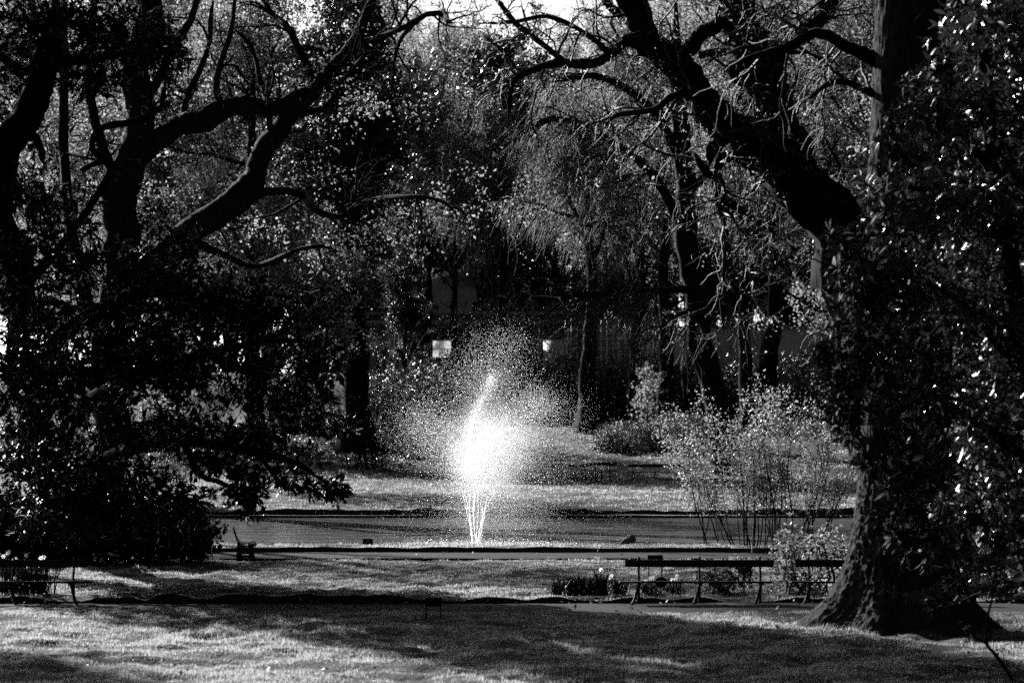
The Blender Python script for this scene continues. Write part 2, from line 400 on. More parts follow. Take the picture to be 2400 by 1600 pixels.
def branchlets(rg, parents, nb, lb, nt_, lt, up=0.05, t0=0.25, droop=0.0, wander=0.22, rb=None):
    """two further levels of branching off a list of (P,R) limbs; returns both batches"""
    K = 24
    PP = np.stack([smooth_path(np.column_stack([p, r]), K) for p, r in parents])
    P0, R0 = PP[:, :, :3], PP[:, :, 3]
    pos, d, r, t, _ = spawn(P0, R0, nb, t0, 1.0, (0.95, 0.25), rg, up)
    L = lb * rg.uniform(0.45, 1.3, nb) * (1.15 - 0.5 * t)
    B = grow(pos, d, L, 9, wander, [0, 0, 0.03 - droop], rg)
    BR = taper(np.minimum(r * 0.55, L * 0.018 + 0.006), 9, 0.3)
    pos, d, r, t, _ = spawn(B, BR, nt_, 0.15, 1.0, (0.8, 0.3), rg, up * 0.5)
    L = lt * rg.uniform(0.4, 1.4, nt_)
    Tw = grow(pos, d, L, 6, wander * 1.1, [0, 0, 0.02 - droop * 2.2], rg)
    TR = taper(np.minimum(r * 0.7, L * 0.008 + 0.004), 6, 0.4)
    return (B, BR), (Tw, TR)

def twig_leaves(g, rg, Tw, per, ln, wd, spread=0.12, hang=0.2, tpl=LEAF_D, t0=0.2, keep=None):
    N, K, _ = Tw.shape; n = N * per
    idx = np.repeat(np.arange(N), per); f = rg.uniform(t0, 1, n) * (K - 1); i = np.minimum(f.astype(int), K - 2); w = (f - i)[:, None]
    pos = Tw[idx, i] * (1 - w) + Tw[idx, i + 1] * w + rg.normal(0, spread, (n, 3))
    d = unit(rg.normal(0, 1, (n, 3)) + unit(Tw[idx, i + 1] - Tw[idx, i]) * 0.6 + [0, 0, -hang])
    if keep is not None:
        ok = keep(pos); pos, d = pos[ok], d[ok]; n = len(pos)
    leaves(g, pos, d, unit(rg.normal(0, 1, (n, 3)) + [0, 0, .6]), ln * np.clip(np.exp(rg.normal(-.05, .35, n)), .4, 1.7), wd * np.clip(np.exp(rg.normal(-.05, .3, n)), .4, 1.6), tpl)

# --- prototypes of park trees, grown at the origin and then copied
def park_tree(name, label, seed, H, r0, clear, spread, nl, leaf, lm, per, nb=150, nt_=1300, lt=1.1, weep=0.0, dens_lt=(0.11, 0.08), straight=0.04):
    rg = np.random.default_rng(seed)
    root = thing(name, label, 'tree')
    k = 12; z = np.linspace(-0.4, H, k)
    wx = np.cumsum(rg.normal(0, straight * H / k, k)); wy = np.cumsum(rg.normal(0, straight * H / k, k)); wx -= wx[0]; wy -= wy[0]
    r = r0 * (1.0 - 0.85 * (z / H).clip(0, 1) ** 0.8) * (1 + 0.8 * np.exp(-np.maximum(z, 0) / 0.6))
    g = Geo(); P, R = bark_tube(g, np.column_stack([wx, wy, z, r]), 14, 46, seed, 0.10)
    pos, d, rr, t, _ = spawn(P[None], R[None], nl, clear, 0.98, (1.0, 0.2), rg, 0.15)
    L = spread * rg.uniform(0.65, 1.25, nl) * (1.1 - 0.65 * ((t - clear) / (1 - clear)))
    Lm = grow(pos, d, L, 12, 0.14, [0, 0, 0.05 - weep * 0.10], rg)
    LR = taper(np.minimum(rr * 0.6, L * 0.022 + 0.02), 12, 0.2)
    tubes(g, Lm, LR, 7)
    g.build('trunk', M['bark_far'], root, True)
    (B, BR), (Tw, TR) = branchlets(rg, [(Lm[i_], LR[i_]) for i_ in range(nl)] + [(P[len(P) // 2:], R[len(P) // 2:])], nb, spread * 0.45, nt_, lt, 0.05, 0.2, weep * 0.16)
    g = Geo(); sk = np.array([0, 2, 3, 5]) if weep else np.array([0, 3, 5]); tubes(g, B[:, ::2], BR[:, ::2], 4); tubes(g, Tw[:, sk], np.maximum(TR[:, sk], 0.007), 3); g.build('branches', M['twig'] if weep > .4 else M['bark_far'], root, True)
    g = Geo(); twig_leaves(g, rg, Tw, per, leaf[0], leaf[1], 0.16); g.build('crown', M[lm], root)
    return root

def blob_leaves(g, rg, blobs, n, ln, wd, tpl, shell=0.55, whorl=7, axis_up=0.4, droop=0.15, jit=0.02):
    """whorls of leaves at twig tips spread through ellipsoids (centre, radii)"""
    C = np.array([b[0] for b in blobs]); Rd = np.array([b[1] for b in blobs])
    wt = np.array([b[2] if len(b) > 2 else 1.0 for b in blobs]) * (Rd[:, 0] * Rd[:, 1] + Rd[:, 0] * Rd[:, 2] + Rd[:, 1] * Rd[:, 2])
    k = rg.choice(len(blobs), n, p=wt / wt.sum())
    u = unit(rg.normal(0, 1, (n, 3))); rad = rg.uniform(shell, 1.0, n) ** 0.6
    c = C[k] + u * Rd[k] * rad[:, None] * (1 + 0.15 * rg.normal(0, 1, (n, 1)))
    ax = unit(u / Rd[k] * Rd[k].mean(1, keepdims=True) + [0, 0, axis_up] + rg.normal(0, .35, (n, 3)))
    m = n * whorl; ii = np.repeat(np.arange(n), whorl)
    side = unit(np.cross(ax[ii], rg.normal(0, 1, (m, 3))))
    a = rg.uniform(0.5, 1.45, m)[:, None]
    d = unit(ax[ii] * np.cos(a) + side * np.sin(a) + [0, 0, -droop])
    nrm = unit(ax[ii] * np.sin(a) - side * np.cos(a) + rg.normal(0, .25, (m, 3)))
    pos = c[ii] - ax[ii] * rg.uniform(0, ln * 0.5, (m, 1)) + rg.normal(0, jit, (m, 3))
    s = np.repeat(rg.uniform(0.8, 1.2, n), whorl) * rg.uniform(.6, 1.15, m)
    leaves(g, pos, d, nrm, ln * s, wd * s * rg.uniform(.85, 1.15, m), tpl)
    return c, ax

def twig_stubs(g, rg, tips, axes, r, L):
    n = len(tips); K = 4
    P = tips[:, None] - axes[:, None] * np.linspace(1, 0, K)[None, :, None] * L * rg.uniform(.5, 1.2, (n, 1, 1))
    P[:, :-1] += rg.normal(0, L * .05, (n, K - 1, 3))
    tubes(g, P, np.broadcast_to(np.linspace(1.4, .7, K) * r, (n, K)), 3)

PB = lambda px, py, d, rx, ry, rd, w=1.0: (at(px, py, d), np.array([rx * d / F, rd, ry * d / F]), w)

# ---- 1. the great trunk on the right, with its root flare
def right_trunk():
    root = thing('old_tree', 'huge old tree with flared, furrowed trunk base standing at right of lawn', 'tree', (5.40, 33.2, 0))
    rg = np.random.default_rng(11)
    nz, na = 240, 190
    zz = np.concatenate([np.linspace(-0.35, 2.2, 160), np.linspace(2.25, 13, nz - 160)]); a = np.arange(na) / na * 2 * pi
    A, Z = np.meshgrid(a, zz); zc = np.maximum(Z, 0)
    r0 = 0.60 + 0.03 * np.exp(-((Z - 9) / 2) ** 2) - 0.012 * zc
    lobes = 0.55 * np.exp(-((A - pi) / .55) ** 2) + 0.42 * np.exp(-((A - 5.2) / .5) ** 2) + 0.5 * np.exp(-((A - 0.15) / .45) ** 2) + 0.5 * np.exp(-((A - 2 * pi - 0.15) / .45) ** 2) + 0.35 * np.exp(-((A - 4.2) / .35) ** 2) + 0.3 * np.exp(-((A - 1.5) / .5) ** 2)
    flare = (0.16 + 1.25 * lobes) * np.exp(-zc / 0.42) + 0.20 * np.exp(-zc / 1.3) * (0.3 + lobes)
    tw = A + 0.10 * Z + 0.05 * np.sin(3 * Z + 2 * A)
    sc = 1.0 + 0.9 * np.exp(-zc / 0.5)
    tw = tw + 0.07 * vnoise(A * 6, Z * 3.5, 1.0, 15)
    rid = np.abs(vnoise(tw * 13, Z * 3.6 + 9, 1.0, 5)) + 1.2 * np.abs(vnoise(tw * 30, Z * 9, 1.0, 6))
    rid2 = vnoise(tw * 26, Z * 19.0, 1.0, 7)
    r = r0 + flare + sc * (0.022 * rid + 0.013 * rid2) + 0.05 * vnoise(A * 2 / pi * 2, Z * 0.8, 1.0, 8)
    cx = -0.05 + 0.018 * Z
    V = np.stack([cx + r * np.cos(A), r * np.sin(A), Z - 0.10 * np.maximum(r - 1.1, 0)], -1)
    g = Geo(); k = np.arange(nz - 1)[:, None] * na; j = np.arange(na)[None]; j2 = (j + 1) % na
    g.add(V.reshape(-1, 3), Q=np.stack([k + j, k + j2, k + na + j2, k + na + j], -1).reshape(-1, 4))
    g.build('trunk', M['bark_pale'], root, True)
    # limbs leaving the trunk high up (only the lowest reach into the frame)
    L = np.array([5.40, 33.2, 0.0])
    g = Geo(); par = []
    for rows, s in (([(2075, 150, 20), (2000, 115, 15), (1920, 85, 13), (1840, 112, 12), (1770, 135, 8), (1700, 160, 4)], 1),
                    ([(2100, 240, 14), (2040, 215, 9), (1960, 190, 7), (1880, 240, 4)], 2),
                    ([(2170, 60, 22, 0), (2300, -40, 20, -1), (2420, -200, 14, -2)], 3)):
        pth = px_path(rows, 33.2); pth[:, :3] -= L
        par.append(bark_tube(g, pth, 10, 40, 100 + s, 0.1))
    g.build('limb', M['bark'], root, True)
    (B, BR), (Tw, TR) = branchlets(rg, par, 26, 1.1, 190, 0.5, 0.05, 0.2, 0.06)
    g = Geo(); tubes(g, B, BR, 5); tubes(g, Tw, TR, 3); g.build('branches', M['twig'], root, True)
    # a ragged crown above the frame
    g = Geo(); Lm = grow(np.tile([[0.1, 0, 11.0]], (14, 1)), unit(rg.normal(0, 1, (14, 3)) * [1, 1, .3] + [0, 0, .7]), np.full(14, 5.5), 10, 0.15, [0, 0, .03], rg)
    LR = taper(np.full(14, 0.16), 10); tubes(g, Lm, LR, 6); g.build('limb', M['bark'], root, True)
    return root
right_trunk()

# ---- 2. the leaning tree whose limbs arch over the pond
def leaning_tree():
    d = 40.0; base = at(2190, 1405, d); base[2] = 0.0
    root = thing('leaning_tree', 'dark leaning tree with heavy forked limbs arching left over the lawn', 'tree', base)
    rg = np.random.default_rng(21); g = Geo(); par = []
    rows = [
        [(2195, 1412, 100), (2190, 1200, 85), (2165, 1000, 80), (2120, 830, 78), (2050, 680, 76), (1975, 570, 72), (1900, 470, 66), (1830, 395, 62), (1765, 350, 58), (1700, 300, 47), (1650, 235, 40), (1590, 165, 37), (1530, 110, 36), (1480, 40, 34), (1440, -60, 28), (1400, -200, 20)],
        [(1860, 420, 48), (1830, 330, 50), (1800, 240, 48), (1765, 150, 44), (1735, 60, 40), (1715, -30, 36), (1700, -200, 26)],
        [(1790, 360, 24, -.3), (1745, 338, 20, -.6), (1700, 370, 16, -.8), (1668, 405, 13, -.9), (1640, 385, 9, -1), (1625, 355, 6, -1)],
        [(1660, 240, 16, -.3), (1690, 310, 8, -.6), (1730, 318, 7, -.8), (1770, 303, 6, -.9), (1830, 310, 4, -1)],
        [(1520, 105, 16), (1470, 95, 14), (1425, 130, 12), (1370, 150, 12), (1310, 152, 10), (1255, 160, 8), (1205, 190, 7), (1196, 250, 5), (1188, 290, 3)],
        [(1430, 130, 8), (1390, 90, 7), (1340, 60, 6), (1270, 40, 5), (1180, 55, 4), (1100, 55, 2)],
        [(1330, 150, 8), (1280, 110, 7), (1220, 60, 7), (1150, -20, 5)],
        [(1610, 120, 18, -.4), (1660, 75, 17, -.6), (1715, 45, 16, -.7), (1770, 60, 9, -.8)],
        [(1640, 130, 9, .3), (1700, 125, 8, .3), (1740, 140, 8, .2), (1820, 110, 8, 0), (1900, 40, 7, 0), (1950, -30, 6)],
        [(1780, 200, 16, -.5), (1850, 120, 14, -.8), (1930, 30, 12, -1), (1990, -60, 9, -1)],
        [(1690, 300, 12, .4), (1660, 350, 11, .5), (1690, 440, 10, .6), (1700, 470, 9, .6), (1765, 510, 6, .7), (1830, 560, 3, .8)],
        [(1500, 70, 12, .5), (1440, 20, 9, .6), (1380, -30, 8, .7)],
        [(1655, 245, 10, -.6), (1590, 220, 9, -.8), (1520, 260, 7, -.8), (1450, 270, 6, -.8), (1400, 320, 3, -.8)],
        [(1668, 400, 8, -.9), (1680, 480, 7, -.9), (1700, 560, 6, -.9), (1690, 680, 5, -.9), (1700, 800, 3, -.9)],
    ]
    for s, rw in enumerate(rows):
        pth = px_path(rw, d); pth[:, :3] -= base
        par.append(bark_tube(g, pth, 20 if s < 2 else 10, 110 if s < 2 else 50, 200 + s, 0.17 if s < 2 else 0.12, 0.3))
    g.build('trunk', M['bark'], root, True)
    g2 = Geo()
    (B, BR), (Tw, TR) = branchlets(rg, par, 240, 1.4, 2300, 0.55, 0.02, 0.1, 0.03, 0.3)
    tubes(g2, B, BR, 5); tubes(g2, Tw, TR, 3)
    # fine whiskery shoots on the heavy limbs
    pos, dd, r, t, _ = spawn(np.stack([smooth_path(np.column_stack(p), 30)[:, :3] for p in par[:2]]), np.stack([smooth_path(np.column_stack(p), 30)[:, 3] for p in par[:2]]), 260, 0.35, 0.95, (1.2, 0.3), rg, 0.1)
    S = grow(pos + dd * r[:, None] * .7, dd, rg.uniform(.25, .9, 260), 7, 0.45, [0, 0, 0.0], rg); tubes(g2, S, taper(rg.uniform(.006, .014, 260), 7, .4), 4)
    g2.build('branches', M['twig'], root, True)
    g3 = Geo(); twig_leaves(g3, rg, Tw[::3], 3, 0.05, 0.035, 0.04); g3.build('crown', M['spring'], root)
    return root
leaning_tree()

# ---- 3. evergreen magnolia on the right, in front of the great trunk
def right_magnolia():
    d = 29.5; base = at(2500, 1530, d); base[2] = 0
    root = thing('magnolia_tree', 'evergreen magnolia with big glossy sunlit leaves covering the right side', 'tree', base)
    rg = np.random.default_rng(31)
    bl = [PB(2340, 60, 29.5, 150, 110, 1.0), PB(2210, 250, 29.2, 140, 120, .9), PB(2380, 300, 29.8, 160, 160, 1.0), PB(2170, 480, 29.0, 160, 130, .9), PB(2340, 520, 29.5, 150, 150, 1.0),
          PB(2060, 630, 29.0, 120, 90, .8), PB(2230, 700, 29.3, 170, 120, 1.0), PB(2400, 760, 29.8, 140, 160, 1.0), PB(2040, 800, 29.4, 120, 100, .8, .8), PB(2180, 900, 29.0, 150, 120, .9, .8),
          PB(2060, 980, 29.3, 110, 110, .7, .55), PB(2350, 980, 29.6, 160, 150, 1.0), PB(2160, 1100, 29.0, 120, 110, .8, .55), PB(2320, 1180, 29.4, 140, 120, .9, .8), PB(2150, 1250, 28.9, 90, 90, .6, .45), PB(2260, 1340, 28.9, 100, 70, .6, .4),
          PB(2180, 1400, 28.7, 70, 40, .35, .35), PB(2440, 1200, 29.9, 120, 200, 1.0), PB(2330, 1330, 29.2, 70, 90, .6, .4), PB(2500, 500, 30, 150, 500, 1.2, .6), PB(1920, 830, 29.3, 50, 25, .3, .5), PB(2085, 1390, 28.8, 40, 60, .3, .15), PB(2010, 700, 29.2, 80, 90, .6), PB(1985, 570, 29.2, 60, 60, .45, 1.3), PB(1985, 870, 29.3, 70, 60, .5), PB(1975, 960, 29.3, 55, 60, .4, .8), PB(2100, 300, 29.2, 50, 60, .4, .7), PB(2050, 1060, 29.3, 50, 50, .4, .7), PB(2090, 1180, 29, 60, 60, .5, .5)]
    bl = [(b[0] - base, b[1], b[2]) for b in bl]
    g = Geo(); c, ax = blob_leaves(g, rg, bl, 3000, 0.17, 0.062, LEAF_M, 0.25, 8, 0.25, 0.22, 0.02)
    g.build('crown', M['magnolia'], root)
    g = Geo(); twig_stubs(g, rg, c, ax, 0.006, 0.35); g.build('branches', M['bark'], root, True)
    g = Geo(); loc = lambda rw: (lambda p: np.column_stack([p[:, :3] - base, p[:, 3]]))(px_path(rw, d))
    bark_tube(g, loc([(2500, 1545, 34), (2460, 1200, 28), (2400, 800, 26), (2330, 400, 20), (2300, 50, 14), (2290, -150, 8)]), 12, 60, 301)
    for s, rw in enumerate(([(2440, 1100, 16), (2280, 980, 11), (2140, 900, 8), (2000, 840, 5), (1930, 830, 3)], [(2375, 850, 15), (2240, 700, 10), (2090, 630, 6)], [(2350, 560, 13), (2230, 470, 9), (2100, 430, 5)],
                            [(2335, 420, 12), (2240, 280, 8), (2150, 220, 4)], [(2465, 1250, 12), (2330, 1220, 9), (2220, 1240, 6), (2130, 1260, 3)], [(2480, 1350, 10), (2330, 1380, 7), (2230, 1420, 5), (2140, 1440, 2.5)])):
        bark_tube(g, loc(rw), 7, 26, 310 + s)
    g.build('trunk', M['bark'], root, True)
right_magnolia()

# ---- 4. dark evergreen magnolia on the left
def left_magnolia():
    d = 42.0; base = at(150, 1310, 48.2); base[2] = 0.05
    root = thing('magnolia_tree', 'dark evergreen magnolia in shadow with low drooping boughs at left', 'tree', base)
    rg = np.random.default_rng(41)
    B_ = lambda px, py, rx, ry, rd=1.2, w=1.0, dd=0.0: PB(px, py, d + dd, rx, ry, rd, w)
    bl = [B_(60, 620, 200, 170), B_(330, 640, 180, 110, 1.1), B_(480, 720, 170, 110, 1.2), B_(640, 740, 120, 90, .9), B_(280, 850, 250, 120, 1.3), B_(540, 880, 200, 100, 1.2), B_(720, 960, 110, 70, .8),
          B_(80, 900, 180, 180, 1.4), B_(380, 1010, 180, 60, 1.1), B_(600, 1020, 130, 45, .8), B_(120, 1080, 160, 60, 1.1), B_(300, 1130, 150, 80, 1.0), B_(420, 1190, 90, 80, .8), B_(560, 1130, 70, 60, .6, .9), B_(580, 1170, 35, 50, .4, .9),
          B_(670, 1115, 70, 30, .5, .9), B_(760, 1140, 60, 35, .45, 1.0), B_(790, 1150, 35, 35, .3, .9), B_(500, 1080, 80, 40, .6, .8), B_(690, 1065, 70, 22, .4, .6), B_(740, 860, 80, 60, .7), B_(800, 1000, 40, 25, .3, .7), B_(760, 800, 50, 40, .5, .7),
          B_(120, 60, 160, 110, 1.2), B_(300, 90, 130, 90, 1.0), B_(390, 130, 70, 60, .7), B_(210, 190, 90, 40, .7), B_(20, 150, 80, 60, .8, .6), B_(350, 250, 40, 20, .4, .6), B_(40, 440, 80, 60, .7, .7), B_(150, 470, 80, 40, .7, .6), B_(-120, 300, 120, 300, 1.3), B_(-160, 800, 160, 300, 1.4),
          B_(200, 1220, 200, 60, 1.0), B_(430, 560, 60, 40, .6, .6), B_(180, 1180, 120, 60, .8)]
    bl = [(b[0] - base, b[1], b[2]) for b in bl]
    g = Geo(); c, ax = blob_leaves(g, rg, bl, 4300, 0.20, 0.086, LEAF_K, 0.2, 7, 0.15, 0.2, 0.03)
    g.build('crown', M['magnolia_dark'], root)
    g = Geo(); twig_stubs(g, rg, c, ax, 0.008, 0.4); g.build('branches', M['bark'], root, True)
    g = Geo(); loc = lambda rw: (lambda p: np.column_stack([p[:, :3] - base, p[:, 3]]))(px_path(rw, d))
    rws = [[(150, 1335, 46, 6.2), (125, 1100, 38, 5), (60, 850, 36, 3), (10, 600, 34, 1), (-15, 430, 34), (20, 330, 34), (70, 255, 33), (108, 180, 30), (125, 90, 28), (140, -40, 22)],
           [(115, 1080, 24, 4.9), (200, 960, 20, 2.5), (330, 880, 15, .5), (480, 830, 11), (640, 800, 7), (760, 800, 4)],
           [(75, 900, 24, 3.3), (160, 780, 18, 1.5), (300, 700, 13), (450, 690, 9), (620, 720, 5)],
           [(130, 1180, 22, 5.3), (260, 1080, 18, 3.4), (400, 1040, 14, 1.2), (520, 1040, 12), (620, 1065, 9), (700, 1090, 7), (780, 1145, 4)],
           [(130, 130, 14), (150, 140, 12), (230, 140, 10), (330, 120, 7), (400, 130, 4)],
           [(5, 560, 18, .8), (40, 330, 14, .2), (75, 310, 11), (95, 350, 10), (105, 390, 6)],
           [(30, 700, 16, 1.7), (150, 560, 10, .2), (230, 440, 9), (250, 385, 9), (215, 350, 8), (235, 300, 8), (320, 285, 8), (375, 258, 7), (385, 220, 6), (390, 140, 5)],
           [(190, 400, 6, .1), (235, 378, 8), (262, 385, 7), (300, 420, 5)],
           [(150, 790, 10, 1.6), (230, 740, 9), (330, 760, 6)],
           [(430, 1040, 8), (470, 1110, 7), (520, 1130, 6), (580, 1170, 4)], [(600, 1060, 6), (660, 1130, 5), (700, 1160, 3)]]
    for s, rw in enumerate(rws): bark_tube(g, loc(rw), 14 if s == 0 else 8, 70 if s == 0 else 34, 400 + s)
    g.build('trunk', M['bark'], root, True)
left_magnolia()

# ---- 5. the big spreading tree beyond the pond on the left
def spreading_tree():
    d = 80.0; base = at(262, 1180, d); base[2] = 0.2
    root = thing('spreading_tree', 'tall tree beyond the pond with long dark limbs sweeping up to the right', 'tree', base)
    rg = np.random.default_rng(51); g = Geo(); par = []
    rows = [
        [(258, 1195, 66), (255, 1050, 46), (258, 850, 42), (275, 650, 42), (300, 460, 42), (325, 300, 38), (335, 150, 34), (345, 0, 30), (350, -200, 22)],
        [(275, 780, 34), (340, 660, 32), (430, 560, 31), (510, 510, 30), (565, 460, 30), (590, 400, 24), (615, 345, 24), (660, 300, 20), (715, 235, 18), (760, 180, 16), (815, 110, 14), (855, 50, 12), (880, -20, 10), (890, -90, 8)],
        [(320, 370, 26), (380, 315, 25), (450, 285, 25), (520, 262, 24), (600, 250, 20), (650, 245, 17), (690, 222, 12), (730, 210, 7), (800, 190, 3)],
        [(560, 470, 16), (610, 455, 13), (660, 448, 10), (715, 460, 9), (730, 485, 9), (790, 508, 8), (830, 490, 8), (880, 468, 7), (950, 462, 6), (1010, 466, 5), (1060, 490, 4), (1080, 540, 2)],
        [(715, 235, 10), (730, 195, 10), (700, 120, 9), (670, 65, 9), (640, 35, 7), (630, 20, 6), (600, -40, 4)],
        [(640, 320, 9), (630, 260, 7), (610, 190, 6), (590, 110, 5), (540, 60, 4)],
        [(830, 95, 9), (860, 92, 8), (905, 78, 7), (950, 62, 7), (1000, 34, 7), (1035, 32, 7), (1045, 50, 6), (1070, 55, 3)],
        [(985, 40, 6), (940, 90, 5), (925, 140, 4), (922, 240, 3)],
        [(700, 115, 8), (740, 112, 7), (780, 122, 5)],
        [(700, 270, 8), (760, 250, 8), (800, 195, 7), (850, 130, 5)],
        [(430, 560, 12), (520, 600, 9), (600, 622, 7), (690, 590, 6), (740, 575, 5), (790, 585, 3)],
        [(262, 900, 20), (220, 760, 16), (170, 560, 14), (150, 330, 12), (150, 100, 9), (140, -80, 6)],
        [(300, 480, 16), (240, 330, 13), (210, 180, 10), (220, 20, 8), (230, -100, 5)],
        [(330, 250, 14), (400, 130, 11), (450, 30, 9), (480, -80, 6)],
        [(520, 270, 9), (510, 180, 8), (545, 60, 6), (560, -60, 4)],
        [(430, 300, 10), (440, 220, 8), (490, 110, 7), (500, -20, 5)],
    ]
    for s, rw in enumerate(rows):
        pth = px_path([(*r[:3], (0.0 if s < 3 else rg.normal(0, .8) * min(1, i_ / 3))) for i_, r in enumerate(rw)], d); pth[:, :3] -= base
        par.append(bark_tube(g, pth, 16 if s < 3 else 8, 90 if s < 3 else 40, 500 + s, 0.12, 0.25))
    g.build('trunk', M['bark'], root, True)
    (B, BR), (Tw, TR) = branchlets(rg, par, 190, 2.6, 2300, 1.0, 0.03, 0.15, 0.02, 0.25)
    g = Geo(); tubes(g, B, BR, 5); tubes(g, Tw, TR, 3); g.build('branches', M['bark_far'], root, True)
    g = Geo(); twig_leaves(g, rg, Tw, 18, 0.095, 0.075, 0.16, keep=lambda p: p[:, 1] > 0.7); g.build('crown', M['spring'], root)
spreading_tree()

# ---- 6. copies of park trees filling the background
SP1 = park_tree('park_tree', 'x', 61, 23, 0.55, 0.14, 7.5, 26, (0.13, 0.10), 'spring', 26, 240, 2100, 1.4)
SP2 = park_tree('park_tree', 'x', 62, 25, 0.60, 0.12, 8.0, 28, (0.12, 0.10), 'spring', 24, 250, 2200, 1.4)
EV1 = park_tree('evergreen_tree', 'x', 63, 22, 0.65, 0.12, 6.0, 36, (0.24, 0.16), 'evergreen', 30, 260, 1900, 1.3)
WP1 = park_tree('weeping_tree', 'x', 64, 20, 0.62, 0.52, 7.0, 22, (0.10, 0.05), 'needle', 3, 320, 3400, 2.0, weep=0.8)
TL1 = park_tree('tall_tree', 'x', 65, 24, 0.5, 0.44, 7.0, 22, (0.13, 0.10), 'spring', 22, 230, 2000, 1.4)
TE1 = park_tree('tall_evergreen', 'x', 66, 23, 0.80, 0.42, 5.5, 28, (0.24, 0.15), 'evergreen', 27, 240, 1700, 1.3)
SPR = park_tree('park_tree', 'x', 67, 21, 0.4, 0.42, 6.0, 18, (0.14, 0.11), 'spring', 12, 160, 1100, 1.3)
used = set()
def place(proto, label, px, d, scale=1.0, rz=0.0, z=None, sx=None):
    p = at(px, 970, d); p[2] = (float(rise(np.array(d))) if z is None else z)
    if proto.name not in used:
        used.add(proto.name); proto.location = tuple(p); proto.rotation_euler = (0, 0, rz); proto.scale = (scale,) * 3; proto["label"] = label; return proto
    return copy_thing(proto, label, p, rz, scale)
PLACES = [
 (SPR, 'pale spring tree behind the far left lawn, nearest the left edge', 60, 104, 1.05, 0.3),
 (SP2, 'pale spring tree standing behind the long sweeping limbs', 385, 135, 1.05, 1.1),
 (SP1, 'slender spring tree between the sweeping limbs and the thick dark trunk', 600, 124, 1.0, 2.0),
 (SP2, 'tall spring tree far behind the left boughs', 270, 140, 1.15, 2.9),
 (SP1, 'tall spring tree at the back above the low roof', 480, 215, 1.35, 4.1),
 (TE1, 'evergreen with thick straight dark trunk beside the low building', 843, 128, 0.95, 0.6),
 (TL1, 'spring tree whose leafy boughs hang left of the fountain plume', 985, 176, 1.0, 5.0),
 (EV1, 'broad dark evergreen crown behind the fountain', 1110, 204, 1.12, 1.7),
 (EV1, 'dark evergreen crown behind the weeping twigs', 1310, 206, 1.12, 3.3),
 (WP1, 'weeping tree with hanging bare twigs right of the fountain', 1382, 140, 0.95, 0.2),
 (WP1, 'weeping tree with twigs trailing above the fountain top', 1180, 168, 1.0, 2.2),
 (TL1, 'spring tree with dark straight trunk by the white container', 1497, 152, 1.0, 0.9),
 (WP1, 'weeping tree with leaning trunk above the clipped shrub', 1560, 146, 1.0, 4.0),
 (TE1, 'evergreen with thin dark trunk before the grey wall', 1806, 150, 0.95, 2.5),
 (TL1, 'spring tree with broad trunk behind the pond sapling', 1745, 128, 0.95, 3.6),
 (TL1, 'spring tree with dark trunk next to the magnolia leaves', 1975, 138, 1.05, 5.3),
 (SP2, 'spring tree hidden behind the great right trunk', 2120, 122, 1.0, 0.1),
 (SP1, 'spring tree at the far right edge behind the magnolia', 2350, 112, 1.0, 1.6),
 (SP2, 'tall spring tree rising at back behind the leaning limbs', 1640, 178, 1.2, 2.4),
 (SP1, 'tall spring tree at the back of the far left', 110, 170, 1.2, 3.9),
 (EV1, 'evergreen tree at the back behind the sweeping limbs', 400, 215, 1.2, 5.6),
 (EV1, 'evergreen tree at the back behind the thick dark trunk', 800, 186, 1.1, 4.4),
]
BACK = [(px_, 252 + 26 * ((k_ * 7) % 5) / 5) for k_, px_ in enumerate((-60, 40, 140, 240, 340, 440, 540, 630, 720, 800, 890, 970, 1200, 1400, 1480, 1570, 1660, 1750, 1850, 1950, 2050, 2150, 2250, 2350, 2450))]
for k_, (px_, d_) in enumerate(BACK):
    PLACES.append((EV1 if k_ % 3 != 1 else SP2, 'dense dark tree in the far row behind the buildings' if k_ % 3 != 1 else 'pale leafy tree in the far row behind the buildings', px_, d_, 1.45 if 940 < px_ < 1440 else 1.6, k_ * 1.9))
for pr, lb, px, d, sc, rz in PLACES:
    o_ = place(pr, lb, px, d, sc, rz)
    if 'far row' in lb: o_['group'] = lb.split(' in ')[0] + 's beyond the buildings'
    elif 'group' in o_: del o_['group']
# unseen trees behind and beside the camera, added to block sky light
AROUND = [(-14, -6, 1.0), (-5, -12, 1.1), (5, -10, 1.0), (14, -7, 1.05), (22, 3, 1.1), (23, 16, 1.0), (24, 30, 1.1), (-24, 0, 1.0), (10, -20, 1.2), (-9, -22, 1.2), (26, 44, 1.0), (28, 60, 1.1), (-30, 12, 1.0)]
ALB = ['behind the camera on the left', 'close behind the camera', 'behind the camera on the right', 'off the right rear corner', 'right of the camera', 'right of the foreground lawn', 'right of the great trunk', 'far left of the camera', 'in second row behind the camera, right', 'in second row behind the camera, left', 'right of the near pond bank', 'right of the pond', 'left of the foreground lawn']
for pr_, x_, y_, s_, l_ in ((TE1, -15.2, 53, (.7, .7, 1.0), 'left of the near pond bank'), (TE1, -19.4, 62, (.5, .5, 1.0), 'tallest of those left of the pond'), (TE1, -18.9, 45, (.45, .45, .6), 'left of the middle lawn'), (SPR, -20, 72, 1.0, 'left of the pond')):
    if pr_.name not in used: used.add(pr_.name); pr_.location = (x_, y_, 0); pr_["label"] = 'tall tree outside the picture, ' + l_
    else: copy_thing(pr_, 'tall tree outside the picture, ' + l_, (x_, y_, 0.0), x_, s_)
for k_, (x_, y_) in enumerate(((-7, 15), (7.5, 14), (-10.5, 24), (10.8, 22.5), (15, 40), (16, 52), (0.5, -3.5))):  # unseen overhead canopy, added to cut sky light on the lawn
    o_ = copy_thing(TE1, 'unseen tall evergreen added to shade the foreground lawn', (x_, y_, 0.0), x_ * 2.3, .95); o_['group'] = 'unseen canopy trees added over the foreground'
